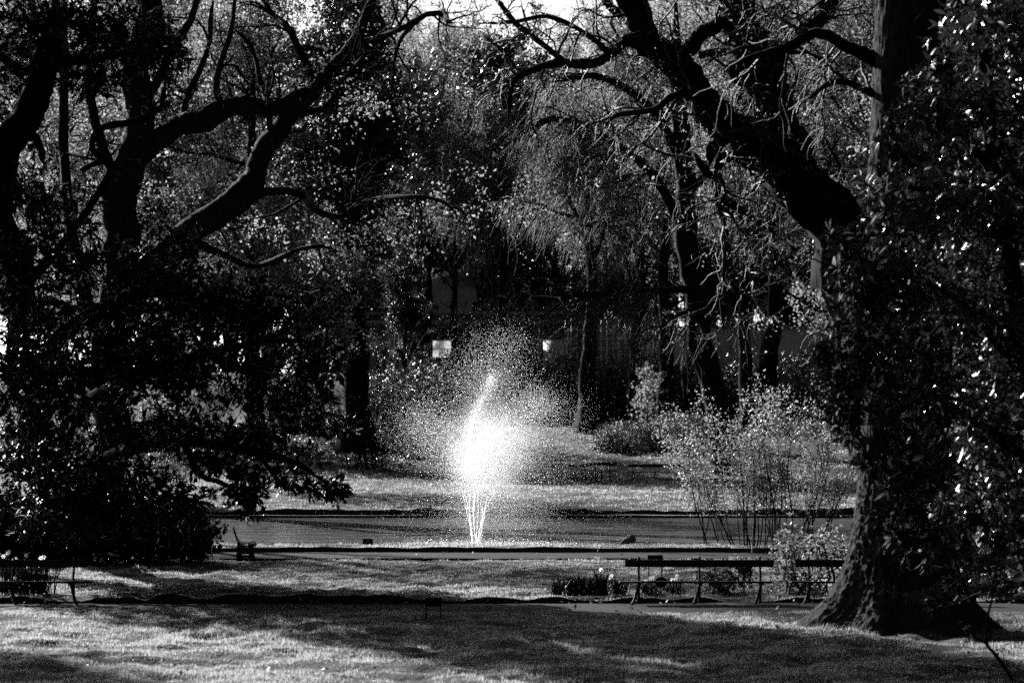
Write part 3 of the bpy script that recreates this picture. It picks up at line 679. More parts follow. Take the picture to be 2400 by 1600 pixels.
o_ = place(EV1, 'dense evergreen behind the right magnolia', 2290, 88, .9, 1.0, 0.0)
o_ = place(TE1, 'second narrow evergreen before the sloping roof', 1062, 179, 1.0, 4.0); o_.scale = (.45, .45, .6)
o_ = place(TE1, 'narrow evergreen half hiding the sloping pale roof', 1003, 178, 1.0, 2.0); o_.scale = (.5, .5, .64)
o_ = place(EV1, 'small dark evergreen beside the thick straight trunk', 950, 165, 1.0, 2.0); o_.scale = (.36, .36, .5)
o_ = place(EV1, 'tall dark evergreen crown closing the view above the fountain', 1215, 238, 1.5, 2.7)
o_ = place(EV1, 'tall dark evergreen crown left above the fountain', 1040, 236, 1.45, 0.9)
for (x_, y_, s_), l_ in zip(AROUND, ALB): copy_thing(EV1, 'unseen evergreen tree added to block sky light, ' + l_, (x_, y_, 0.0), x_ * 1.7, s_)
# tree with the pale leaning trunk right of the shrub
def pale_trunk_tree():
    d = 112.0; base = at(1690, 1010, d); base[2] = float(rise(np.array(d)))
    root = thing('park_tree', 'tree with pale-edged leaning trunk behind the pond sapling', 'tree', base)
    rg = np.random.default_rng(71); g = Geo(); par = []
    for s, rw in enumerate(([(1700, 1125, 36), (1678, 1000, 32), (1665, 880, 30), (1645, 760, 30), (1630, 640, 28), (1615, 500, 26), (1600, 330, 22), (1590, 150, 18), (1580, -50, 12)],
                            [(1628, 680, 12), (1560, 682, 8, -1), (1450, 684, 8, -1.5), (1380, 690, 8, -2), (1300, 700, 7, -2.5), (1200, 705, 5, -3), (1130, 690, 3, -3)],
                            [(1620, 560, 14), (1540, 430, 11, -1), (1430, 330, 9, -2), (1300, 280, 6, -2), (1200, 330, 3, -2)],
                            [(1610, 470, 12), (1690, 330, 10, 1), (1750, 180, 7, 1)], [(1600, 400, 12), (1520, 250, 10, -1), (1400, 180, 8, -2), (1280, 190, 5, -2)],
                            [(1640, 720, 8), (1600, 735, 5, -1), (1550, 740, 3, -1)])):
        pth = px_path(rw, d); pth[:, :3] -= base; par.append(bark_tube(g, pth, 12, 60, 700 + s))
    g.build('trunk', M['bark_far'], root, True)
    (B, BR), (Tw, TR) = branchlets(rg, par[1:], 150, 3.2, 2300, 1.9, 0.0, 0.15, 0.16, 0.2)
    g = Geo(); tubes(g, B, BR, 4); tubes(g, Tw[:, [0, 2, 3, 5]], np.maximum(TR, .006)[:, [0, 2, 3, 5]], 3); g.build('branches', M['twig'], root, True)
    g = Geo(); twig_leaves(g, rg, Tw, 2, 0.09, 0.06, 0.1); g.build('crown', M['spring'], root)
pale_trunk_tree()
# ------------------------------------------------------------------ shrubs and small plants
def shrub(name, label, cat, blobs, n, ln, wd, mat, base, tpl=LEAF_D, whorl=5, stems=8, seed=1, shell=0.3, up=0.4, droop=0.05, stem_mat='bark'):
    rg = np.random.default_rng(seed); base = np.asarray(base, float)
    root = thing(name, label, cat, base)
    bl = [(b[0] - base, b[1], b[2]) for b in blobs]
    g = Geo(); c, ax = blob_leaves(g, rg, bl, n, ln, wd, tpl, shell, whorl, up, droop, ln * .15)
    # nothing hangs below the soil
    g.build('foliage', M[mat], root)
    C = np.array([b[0] for b in bl]); k = rg.integers(0, len(bl), stems)
    st = np.column_stack([rg.normal(0, .25, (stems, 2)), np.full(stems, -.05)]) + np.column_stack([C[k, 0] * .5, C[k, 1] * .5, np.zeros(stems)])
    tip = C[k] + rg.normal(0, .3, (stems, 3)) * np.array([b[1] for b in bl])[k]
    t = np.linspace(0, 1, 8)[None, :, None]
    P = st[:, None] * (1 - t) + tip[:, None] * t + rg.normal(0, .03, (stems, 8, 3)) * np.sin(t * pi)
    g = Geo(); tubes(g, P, taper(rg.uniform(.012, .025, stems) * (1 + ln * 3), 8, .4), 5); g.build('stems', M[stem_mat], root, True)
    return root

def g0(px, d, z=0.1):
    p = at(px, 970, d); p[2] = z; return p
def WB(px, d, z, rx, ry, rz, w=1.0):
    p = g0(px, d, z); return (p, np.array([rx, ry, rz]), w)

# dark clipped mass behind the left bench
shrub('hedge', 'dark rounded hedge in deep shade beside the slatted bench', 'hedge',
      [WB(60, 48.3, .65, 1.6, .8, .85), WB(250, 48.3, .7, 1.5, .8, .85), WB(390, 48.3, .66, 1.1, .7, .75), WB(-100, 48.3, .8, 1.6, .8, 1.0), WB(450, 48.3, .5, .42, .6, .52)], 7000, 0.11, 0.068, 'evergreen', g0(200, 48.3, .05), seed=81, whorl=6, stems=14)
shrub('shrub', 'low leafy shrub with sun-caught tips behind the dark hedge', 'shrub',
      [WB(60, 49.0, 1.0, 1.2, .6, .55), WB(200, 49.0, .9, 1.2, .6, .5), WB(400, 49.0, .8, 1.0, .5, .4)], 1500, 0.06, 0.035, 'heath', g0(180, 49, .1), seed=82, whorl=6)

# multi-stemmed sapling on the pond bank
def sapling():
    base = at(1780, 1283, 52.3); base[2] = 0.08
    root = thing('sapling_clump', 'many-stemmed young shrub with small bright leaves on the pond bank', 'shrub', base)
    rg = np.random.default_rng(83); n = 46
    st = np.column_stack([rg.uniform(-1.25, 1.6, n), rg.uniform(-.45, .45, n), np.full(n, -.02)])
    d = unit(np.column_stack([st[:, 0] * .22 + rg.normal(-.06, .16, n), rg.normal(0, .18, n), np.ones(n)]))
    Ls = rg.uniform(2.0, 3.9, n) * (1 - .16 * np.abs(st[:, 0] - .3)); P = grow(st, d, Ls, 12, .07, [0, 0, .01], rg); R = taper(rg.uniform(.010, .022, n), 12, .25)
    g = Geo(); tubes(g, P, R, 5)
    pos, dd, r, t, _ = spawn(P, R, 520, .22, 1, (.7, .25), rg, .1); B = grow(pos, dd, rg.uniform(.3, .9, 520), 6, .16, [0, 0, .02], rg); BR = taper(r * .6, 6, .4); tubes(g, B, np.maximum(BR, .003), 3)
    g.build('stems', M['bark'], root, True)
    g = Geo(); twig_leaves(g, rg, B, 34, .054, .033, .07, 0.0, LEAF_D, 0.1, keep=lambda p: (p[:, 2] > .6 + .4 * rg.uniform(0, 1, len(p)))); g.build('foliage', M['willow'], root)
    pos, dd, r, t, _ = spawn(P, R, 60, .02, .3, (.5, .2), rg, .3)
sapling()
shrub('shrub', 'glossy-leaved shrub crowding between the two right-hand benches', 'shrub',
      [WB(1840, 39.6, .45, .35, .3, .5), WB(1850, 39.7, .85, .28, .28, .35), WB(1930, 39.9, .75, .45, .35, .4), WB(1980, 40.0, .5, .5, .35, .5), WB(1890, 39.6, .25, .35, .3, .25)], 900, .06, .035, 'willow', g0(1880, 39.7, .1), seed=84, whorl=5, stems=22, shell=.2)
shrub('shrub', 'low dark shrub under the seat of the long bench', 'shrub', [WB(1690, 39.2, .22, .35, .25, .25), WB(1730, 39.3, .35, .3, .25, .25), WB(1660, 39.3, .4, .25, .2, .2, .5)], 420, .05, .03, 'heath', g0(1700, 39.2, .1), seed=85, whorl=5)
shrub('shrub', 'sunlit broadleaf shrub beyond the trunk at the right edge', 'shrub', [WB(2330, 38.8, .45, .5, .4, .45), WB(2400, 39, .5, .6, .4, .5), WB(2270, 38.8, .25, .3, .3, .25), WB(2350, 42, 1.5, .8, .6, .8, .6)], 800, .08, .04, 'willow', g0(2340, 38.9, .1), seed=86, whorl=5)
# mounded shrubs on the hill
hz = lambda d: float(rise(np.array(d)))
shrub('mound_shrub', 'wide rounded heath mound on the slope above the far benches', 'shrub',
      [WB(1480, 128, hz(128) + .5, 2.0, 1.4, 1.1), WB(1560, 128.5, hz(128) + .5, 2.0, 1.4, 1.1), WB(1430, 127.5, hz(128) + .25, .9, .9, .7)], 8000, .09, .045, 'heath', g0(1500, 128, hz(128)), seed=87, whorl=6, shell=.75)
shrub('mound_shrub', 'second heath mound higher on the slope behind the pale trunk', 'shrub', [WB(1600, 138, hz(138) + .5, 1.9, 1.2, .8), WB(1660, 138, hz(138) + .4, 1.4, 1.2, .7)], 2600, .10, .05, 'heath', g0(1620, 138, hz(138)), seed=88, whorl=6, shell=.75)
def small_tree():
    d = 134; base = g0(1512, d, hz(d)); root = thing('small_tree', 'little tree with pale round leaves growing out of the heath mound', 'tree', base)
    rg = np.random.default_rng(89); n = 5
    P = grow(np.tile([[0, 0, -.05]], (n, 1)) + rg.normal(0, .1, (n, 3)) * [1, 1, 0], unit(rg.normal(0, .16, (n, 3)) + [0, 0, 1]), rg.uniform(3.6, 5.4, n), 10, .06, [0, 0, .02], rg); R = taper(rg.uniform(.03, .05, n), 10, .3)
    g = Geo(); tubes(g, P, R, 6); pos, dd, r, t, _ = spawn(P, R, 90, .15, 1, (1.0, .25), rg, .1); B = grow(pos, dd, rg.uniform(.5, 1.8, 90) * (1.2 - .8 * t), 6, .12, [0, 0, .02], rg); tubes(g, B, taper(r * .5, 6, .4), 4); g.build('trunk', M['twig'], root, True)
    g = Geo(); twig_leaves(g, rg, B, 14, .16, .14, .10, .1, LEAF_D, .2); g.build('crown', M['spring'], root)
small_tree()
# dark bushes before the building
BUSH = [(700, 152, 2.6, 3.0), (900, 150, 2.4, 3.2), (1010, 158, 3.2, 3.6), (1130, 160, 3.2, 3.3), (1240, 161, 3.0, 3.6), (1320, 160, 2.8, 4.2), (1420, 161, 3.0, 3.8), (1520, 160, 3.0, 4.4), (1620, 159, 3.0, 3.8), (1740, 158, 3.0, 3.9), (1860, 157, 3.2, 4.2)]
BL = ['left of the thick dark trunk', 'at the foot of the thick dark trunk', 'under the bright shop window', 'right below the fountain tip', 'left of the white container', 'in front of the white container', 'under the scaffold', 'behind the little pale tree', 'left of the pale leaning trunk', 'under the grey wall', 'at the right end of the grey wall']
protoB = None
for k, (px, d, r_, h_) in enumerate(BUSH):
    b0 = g0(px, d, hz(d)); lab = 'dark rhododendron bush ' + BL[k]
    if protoB is None:
        u_ = 1.0
        protoB = shrub('rhododendron_bush', lab, 'bush', [(b0 + [0, 0, .55], np.array([1.0, .9, .6]), 1), (b0 + [-.5, -.1, .35], np.array([.6, .6, .45]), .8), (b0 + [.5, .1, .4], np.array([.6, .6, .5]), .8), (b0 + [.1, 0, .85], np.array([.5, .5, .3]), .7)], 1500, .075, .032, 'evergreen', b0, LEAF_D, 6, 10, 90, .5)
        protoB.scale = (r_, r_, h_ / 1.05)
    else:
        copy_thing(protoB, lab, b0, k * 1.3, (r_, r_ * .9, h_ / 1.05))
    
# twiggy and drooping shrubs left of the fountain
def twig_shrub(label, px, d, n, h, sp, seed, droop=0.0, leafn=0, mat='twig', leafmat='spring'):
    b0 = g0(px, d, hz(d)); root = thing('twiggy_shrub', label, 'shrub', b0); rg = np.random.default_rng(seed)
    st = np.column_stack([rg.normal(0, sp * .25, n), rg.normal(0, sp * .25, n), np.full(n, -.05)])
    P = grow(st, unit(np.column_stack([rg.normal(0, .35, n), rg.normal(0, .35, n), np.ones(n)])), h * rg.uniform(.5, 1.2, n), 10, .10, [0, 0, -droop], rg); R = taper(rg.uniform(.015, .035, n), 10, .3)
    g = Geo(); tubes(g, P, R, 4); pos, dd, r, t, _ = spawn(P, R, n * 8, .2, 1, (.7, .25), rg, .1); B = grow(pos, dd, rg.uniform(.3, 1.2, n * 8), 6, .14, [0, 0, -droop * 1.5], rg); tubes(g, B, np.maximum(taper(r * .6, 6, .4), .008), 3); g.build('stems', M[mat], root, True)
    if leafn:
        g = Geo(); twig_leaves(g, rg, B, leafn, .11, .08, .08); g.build('foliage', M[leafmat], root)
twig_shrub('bare twiggy shrub at the foot of the thick dark trunk', 860, 118, 46, 2.9, 2.0, 101, 0.0, 0, 'bark_far')
twig_shrub('arching shrub with drooping shoots left of the fountain spray', 965, 140, 80, 6.0, 4.0, 102, 0.10, 4, 'twig', 'evergreen')
twig_shrub('loose shrub with small leaves below the bright window', 1030, 128, 50, 3.4, 3.0, 103, 0.05, 6, 'bark_far', 'evergreen')
twig_shrub('sparse shrub seen through gaps in the dark magnolia', 420, 122, 60, 5.0, 5.0, 104, 0.0, 8, 'bark_far', 'spring')
twig_shrub('leafy shrub seen behind the dark magnolia near the left edge', 130, 118, 60, 5.0, 5.0, 105, 0.02, 9, 'bark_far', 'spring')
# ground cover on the slope at left
rg = np.random.default_rng(106); n = 26000
y = rg.uniform(118, 150, n); x = rg.uniform(-34, -4.2, n); ok = (x < -4.5 - (y - 118) * .06 + .8 * vnoise(x, y, 2, 3)) & (y > 119 + 1.5 * vnoise(x, y, 3, 4)); x, y = x[ok], y[ok]
g = Geo(); k = len(x); leaves(g, np.stack([x, y, z_hill(x, y) + rg.uniform(0, .25, k)], -1), unit(rg.normal(0, 1, (k, 3)) + [0, 0, .6]), unit(rg.normal(0, 1, (k, 3)) + [0, 0, .8]), rg.uniform(.08, .2, k), rg.uniform(.05, .1, k), LEAF_D)
tag(g.build('ground_cover', M['evergreen']), 'dark leafy ground cover on the left slope below the thick trunk', 'ground cover', kind='stuff')

# strappy daffodil clumps
def clump(label, px, d, n, h, sp, flowers, seed, z=.1):
    b0 = g0(px, d, z); root = thing('daffodil_clump', label, 'plant', b0); rg = np.random.default_rng(seed)
    st = np.column_stack([rg.normal(0, sp, n), rg.normal(0, sp * .6, n), np.full(n, -.03)])
    P = grow(st, unit(rg.normal(0, .22, (n, 3)) + [0, 0, 1]), h * rg.uniform(.6, 1.15, n), 6, .08, [0, 0, -.02], rg)
    g = Geo(); tubes(g, P, np.broadcast_to(np.array([1, 1, 1, .9, .7, .2]) * .009, (n, 6)), 3); g.build('leaf_blades', M['heath'], root)
    for q in range(flowers):
        S = grow(np.array([[rg.normal(0, sp), rg.normal(0, sp * .5), -.02]]), np.array([[rg.normal(0, .1), rg.normal(0, .1), 1]]), [h * rg.uniform(.9, 1.25)], 6, .06, [0, 0, 0], rg)
        gs = Geo(); tubes(gs, S, np.full((1, 6), .005), 4); f = gs.build('flower_stem', M['heath'], root, True)
        gf = Geo(); c = S[0, -1]; a = np.arange(6) / 6 * 2 * pi; face = unit(np.array([rg.normal(0, .5), -1, -.1])); uu = unit(np.cross(face, [0, 0, 1])); vv = np.cross(uu, face)
        dr = np.cos(a)[:, None] * uu + np.sin(a)[:, None] * vv
        leaves(gf, np.tile(c, (6, 1)), dr, np.tile(face, (6, 1)), .042, .026, LEAF_D); tubes(gf, np.array([[c, c + face * .015, c + face * .03]]), np.array([[.008, .011, .015]]), 7)
        gf.build('flower', M['petal'], f)
clump('tall strappy plant clump standing alone left of the long bench', 1307, 38.5, 34, .34, .05, 0, 111)
clump('leaning strappy plant clump with one tall blade left of the long bench', 1345, 38.6, 60, .36, .07, 0, 112)
clump('wide strappy plant clump in the middle of the bed left of the bench', 1385, 38.7, 90, .32, .11, 0, 113)
clump('tall narrow strappy plant clump beside the bench end', 1412, 38.6, 40, .42, .04, 1, 114)
clump('short strappy clump with a pale flower at the bench end', 1450, 38.7, 50, .28, .08, 2, 115)
clump('flowering clump with pale blooms under the long bench', 1520, 38.8, 40, .22, .10, 5, 116)
clump('small clump with pale blooms right of the round marker', 1580, 38.9, 30, .24, .08, 3, 117)
clump('big flowering daffodil clump under the left bench', 40, 38.9, 90, .55, .16, 9, 118)
clump('flowering daffodil clump behind the left bench upright', 90, 38.9, 80, .5, .13, 7, 119)
clump('low leafy clump at the left frame edge below the bench', 10, 38.5, 60, .3, .12, 2, 120)
clump('strappy plants on the far bank seen through the dark magnolia', 400, 99, 120, .8, .35, 0, 121, .2)

# young sapling whip at bottom right
def whip():
    d = 27.0; b0 = at(2395, 1610, d); b0[2] = .05
    root = thing('sapling', 'thin bare sapling whip with few leaves at the bottom right corner', 'sapling', b0); rg = np.random.default_rng(122)
    g = Geo()
    for rw in ([(2395, 1640, 5), (2365, 1580, 5), (2335, 1535, 4.5), (2312, 1505, 4), (2316, 1440, 3), (2326, 1400, 2.5), (2325, 1370, 1.5)], [(2312, 1508, 3.5), (2285, 1490, 2.5), (2262, 1465, 1.5)], [(2318, 1500, 3), (2322, 1480, 2.5), (2312, 1470, 2)], [(2385, 1620, 3.5), (2400, 1590, 3), (2420, 1570, 2)]):
        p = px_path(rw, d); p[:, :3] -= b0; q = smooth_path(p, 20); tubes(g, q[None, :, :3], q[None, :, 3], 6)
    g.build('stem', M['bark_pale'], root, True)
    g = Geo(); tips = np.array([at(*t, d) - b0 for t in ((2262, 1465), (2270, 1490), (2330, 1395), (2310, 1472), (2325, 1370), (2390, 1590), (2400, 1560), (2380, 1575))]); m = 40; k = rg.integers(0, len(tips), m)
    leaves(g, tips[k] + rg.normal(0, .04, (m, 3)), unit(rg.normal(0, 1, (m, 3))), unit(rg.normal(0, 1, (m, 3)) + [0, 0, .5]), .06, .03, LEAF_D); g.build('foliage', M['heath'], root)
whip()
# ------------------------------------------------------------------ benches
def rotz(a): c, s = cos(a), sin(a); return np.array([[c, -s, 0], [s, c, 0], [0, 0, 1]])
def rotx(a): c, s = cos(a), sin(a); return np.array([[1, 0, 0], [0, c, -s], [0, s, c]])

def plank(name, root, c, size, mat, R=None, bev=0.008):
    g = Geo(); g.box(c, size, R); o = g.build(name, M[mat], root)
    b = o.modifiers.new('edge', 'BEVEL'); b.width = bev; b.segments = 2
    return o
def support(root, x, sp=-.11):
    """cast-iron end frame: upright, front leg, rear leg, seat bearer"""
    g = Geo()
    tubes(g, smooth_path(np.array([[x, .02, .30], [x, .055, .42], [x, .115, .56], [x, .155, .68], [x + .01, .145, .72]]), 10)[None], np.array([[.020, .020, .019, .018, .018, .018, .017, .017, .016, .012]]), 8, True)
    up = g.build('upright', M['iron'], root, True)
    g = Geo(); tubes(g, smooth_path(np.array([[x, -.17, .32], [x + sp * .3, -.20, .20], [x + sp * .7, -.25, .08], [x + sp * 1.1, -.29, -.01]]), 9)[None], np.full((1, 9), .022), 8, True); g.build('leg', M['iron'], root, True)
    g = Geo(); tubes(g, smooth_path(np.array([[x, .03, .32], [x, .07, .22], [x, .10, .08], [x, .12, -.01]]), 9)[None], np.full((1, 9), .022), 8, True); g.build('leg', M['iron'], root, True)
    g = Geo(); g.box([x, -.07, .313], [.05, .42, .03]); g.build('bearer', M['iron'], root)

def park_bench(label, loc, rz, L=2.33, xs=(-.95, 0, .95), sp=-.11):
    root = thing('park_bench', label, 'bench', loc, rz, None)
    for x in xs: support(root, x, sp)
    plank('backrest', root, [0, .115, .615], [L, .035, .115], 'wood_dark', rotx(-.28))
    for k, yy in enumerate((-.245, -.155, -.065, .025)): plank('seat_plank', root, [sp * .7, yy, .345 - .006 * k], [L + .03, .08, .03], 'wood_dark')
    return root
def bench_at(label, pxc, d, rz, z, **k):
    p = at(pxc, 970, d); p[2] = z; return park_bench(label, p, rz, **k)
bench_at('long dark plank bench beside the path, in front of the sapling clump', 1640, 37.75, radians(-1), 0.02)
bench_at('dark plank bench half hidden behind the great right trunk', 2040, 37.75, radians(-1), 0.02)
bench_at('dark plank bench cut by the left edge of the picture', 28, 37.75, radians(0), 0.02, sp=.11)
bench_at('far dark bench across the pond, nearest the sapling leaves', 1535, 105.7, radians(2), 0.1)

def curved_bench():
    p = at(1440, 970, 105.6); p[2] = 0.1
    root = thing('curved_bench', 'far dark bench that bends toward the pond, behind the spray', 'bench', p)
    pts = np.array([[0.1, 0, 0], [-0.45, 0, 0], [-0.85, -.5, 0], [-1.4, -3.0, 0], [-2.0, -6.0, 0.05]])
    q = smooth_path(pts, 24); tan = unit(np.gradient(q, axis=0)); nrm = np.stack([-tan[:, 1], tan[:, 0], 0 * tan[:, 0]], -1)
    def strip(name, off, zc, w, h):
        g = Geo(); c = q + nrm * off; K = len(c); V = []
        for s, t in ((-w, -h), (w, -h), (w, h), (-w, h)): V.append(c + nrm * s / 2 + np.array([0, 0, zc + t / 2]))
        V = np.stack(V, 1); k = np.arange(K - 1)[:, None] * 4; j = np.arange(4)[None]; j2 = (j + 1) % 4
        g.add(V.reshape(-1, 3), Q=np.concatenate([np.stack([k + j, k + j2, k + 4 + j2, k + 4 + j], -1).reshape(-1, 4), [[3, 2, 1, 0]], np.array([[0, 1, 2, 3]]) + (K - 1) * 4])); g.build(name, M['wood_dark'], root)
    strip('backrest', -.13, .69, .035, .13)
    for o_ in (.0, .10, .20): strip('seat_plank', o_, .375, .085, .035)
    for k in (3, 10, 16, 21):
        for o_, nm in ((-.09, 'upright'), (.2, 'leg'), (-.02, 'leg')):
            c = q[k] + nrm[k] * o_; top = .74 if nm == 'upright' else .36
            g = Geo(); tubes(g, np.array([[c + [0, 0, -.03], c + [0, 0, top * .5], c + [0, 0, top]]]), np.full((1, 3), .03), 6, True); g.build(nm, M['iron'], root)
curved_bench()

def slat_bench(label, loc, rz, L=1.8, sc=1.0):
    """bench of many narrow slats following a curved profile; x along its length, faces -y"""
    root = thing('slatted_bench', label, 'bench', loc, rz); root.scale = (sc,) * 3
    prof = smooth_path(np.array([[.20, .80], [.16, .66], [.10, .50], [.02, .385], [-.06, .36], [-.16, .38], [-.28, .40], [-.34, .385]]), 15)
    for k in range(15):
        a = prof[max(k - 1, 0)]; b = prof[min(k + 1, 14)]; ang = math.atan2(b[1] - a[1], b[0] - a[0])
        plank('slat', root, [0, prof[k, 0], prof[k, 1]], [L, .036, .022], 'wood_dark', rotx(ang), .004)
    for x in (-L / 2 + .15, L / 2 - .15):
        g = Geo(); ip = prof.copy(); ip[:, 1] -= .03; tubes(g, np.column_stack([np.full(15, x), ip])[None], np.full((1, 15), .022), 7, True); g.build('side_frame', M['iron'], root)
        for yb, yt in ((-.26, -.22), (.06, .04)):
            g = Geo(); V = []
            for z, w in ((-.02, .085), (.04, .08), (.10, .055), (.30, .055), (.35, .075)):
                yc = yb + (yt - yb) * max(z, 0) / .35
                V += [[x - .03, yc - w, z], [x + .03, yc - w, z], [x + .03, yc + w, z], [x - .03, yc + w, z]]
            q = [[k * 4 + j, k * 4 + (j + 1) % 4, k * 4 + 4 + (j + 1) % 4, k * 4 + 4 + j] for k in range(4) for j in range(4)]
            g.add(V, Q=q + [[3, 2, 1, 0], [16, 17, 18, 19]]); g.build('leg', M['edging'], root)
        g = Geo(); g.box([x, -.09, .10], [.05, .30, .05]); g.build('stretcher', M['edging'], root)
    return root
p = at(566, 970, 48.7); p[2] = 0.06
slat_bench('curved slatted bench seen end-on beside the dark hedge', p, radians(97), 1.6, .82)
p = at(1352, 970, 156.6); p[2] = hz(156.6); slat_bench('faint slatted bench in the shade behind the spray, right of the fountain', p, 0, 2.6)
p = at(922, 970, 148.0); p[2] = hz(148) - .6; slat_bench('faint slatted bench in shade left of the fountain spray', p, radians(5), 1.6)
p = at(1625, 970, 155.5); p[2] = hz(155.5); slat_bench('shaded bench with a lit top rail behind the pale leaning trunk', p, 0, 2.8)

# ------------------------------------------------------------------ signs and small garden furniture
M['sign_black'] = rough_mat('sign_black', 0.006, 0.012, 15, .9, .1, .05)
M['sign_grey'] = rough_mat('sign_grey', 0.09, 0.13, 15, .5, .1, .3)
M['white_paint'] = rough_mat('white_paint', 0.6, 0.75, 5, .6, .1, .3)
def lectern(label, px, d, z, w, h, legs, tilt, rz=0.0, face='sign_black'):
    p = at(px, 970, d); p[2] = z; root = thing('garden_sign', label, 'sign', p, rz)
    plank('panel', root, [0, 0, h - .05], [w, .10 if tilt else .02, .09 if not tilt else .02], face, rotx(tilt), .003) if False else plank('panel', root, [0, 0, h - .055], [w, .02, .125], face, rotx(tilt), .003)
    for s in legs:
        g = Geo(); g.box([s, .015, (h - .06) / 2 - .03], [.022, .022, h - .04]); g.build('post', M['iron'], root)
    return root
lectern('small black sign on two short posts at the lawn edge', 1016, 34.95, 0.05, .235, .26, (-.105, .105), -.25)
lectern('slanted dark sign on slim posts standing behind the long bench', 1536, 41.0, 0.08, .26, .50, (-.11, .11), -.6)
def marker():
    p = at(1549, 970, 38.75); p[2] = .1; root = thing('plant_marker', 'round dark marker on a stake under the long bench', 'marker', p)
    g = Geo(); a = np.arange(24) / 24 * 2 * pi
    for y in (-.006, .006): g.add(np.column_stack([np.cos(a) * .10, np.full(24, y), .18 + np.sin(a) * .085]), T=[[0, k, k + 1] for k in range(1, 23)])
    g.add(np.vstack([np.column_stack([np.cos(a) * .10, np.full(24, y), .18 + np.sin(a) * .085]) for y in (-.006, .006)]), Q=[[k, (k + 1) % 24, 24 + (k + 1) % 24, 24 + k] for k in range(24)]); g.build('disc', M['iron'], root)
    g = Geo(); g.box([0, .012, .05], [.016, .012, .26]); g.build('stake', M['iron'], root)
marker()
p = at(1583, 970, 38.6); p[2] = .1; g = Geo(); tubes(g, np.array([[[0, 0, -.05], [0, 0, .08], [.004, 0, .18]]]), np.full((1, 3), .011), 6, True); g.box([.004, 0, .19], [.05, .012, .035]); o = g.build('stake', M['iron']); o.location = tuple(p); tag(o, 'short dark stake with small tag under the long bench', 'stake')
def lamp_post():
    p = at(1743, 970, 39.4); p[2] = .1; root = thing('garden_light', 'dark funnel-shaped garden light behind the bench back', 'light', p)
    g = Geo(); tubes(g, np.array([[[0, 0, .25], [0, 0, .31], [0, 0, .39], [0, 0, .42], [0, 0, .43]]]), np.array([[.03, .10, .16, .165, .05]]), 18, True); g.build('head', M['iron'], root, True)
    g = Geo(); tubes(g, np.array([[[0, 0, -.05], [0, 0, .12], [0, 0, .27]]]), np.full((1, 3), .022), 8, True); g.build('post', M['iron'], root, True)
lamp_post()
p = at(1769, 970, 51.0); p[2] = 0.0; root = thing('valve_box', 'small pale grey box on a peg beside the pond bank', 'box', p); plank('body', root, [0, 0, .10], [.13, .09, .11], 'sign_grey', None, .01); g = Geo(); g.box([0, 0, .03], [.03, .03, .08]); g.build('peg', M['iron'], root)
p = at(862, 970, 52.9); p[2] = .11; root = thing('bank_sign', 'low black notice with white marks at the pond edge left of fountain', 'sign', p)
plank('panel', root, [0, 0, .075], [.22, .04, .12], 'sign_black', rotx(-.2), .004)
for k, (dx, dz, w_, h_) in enumerate(((-.03, .075, .012, .035), (.012, .09, .014, .04))):
    g = Geo(); g.box([dx, -.026, dz], [w_, .004, h_], rotx(-.2)); g.build('mark', M['white_paint'], root)
for dx in (-.07, .10):
    g = Geo(); g.box([dx, .01, .03], [.018, .018, .10]); g.build('post', M['iron'], root)
d_ = 116.0; p = at(736, 970, d_); p[2] = hz(d_); g = Geo(); tubes(g, np.array([[[0, 0, -.05], [.01, 0, .3], [.03, 0, .62]]]), np.full((1, 3), .02), 6, True); o = g.build('stake', M['white_paint']); o.location = tuple(p); tag(o, 'thin pale stake standing in the ground cover at left', 'stake')

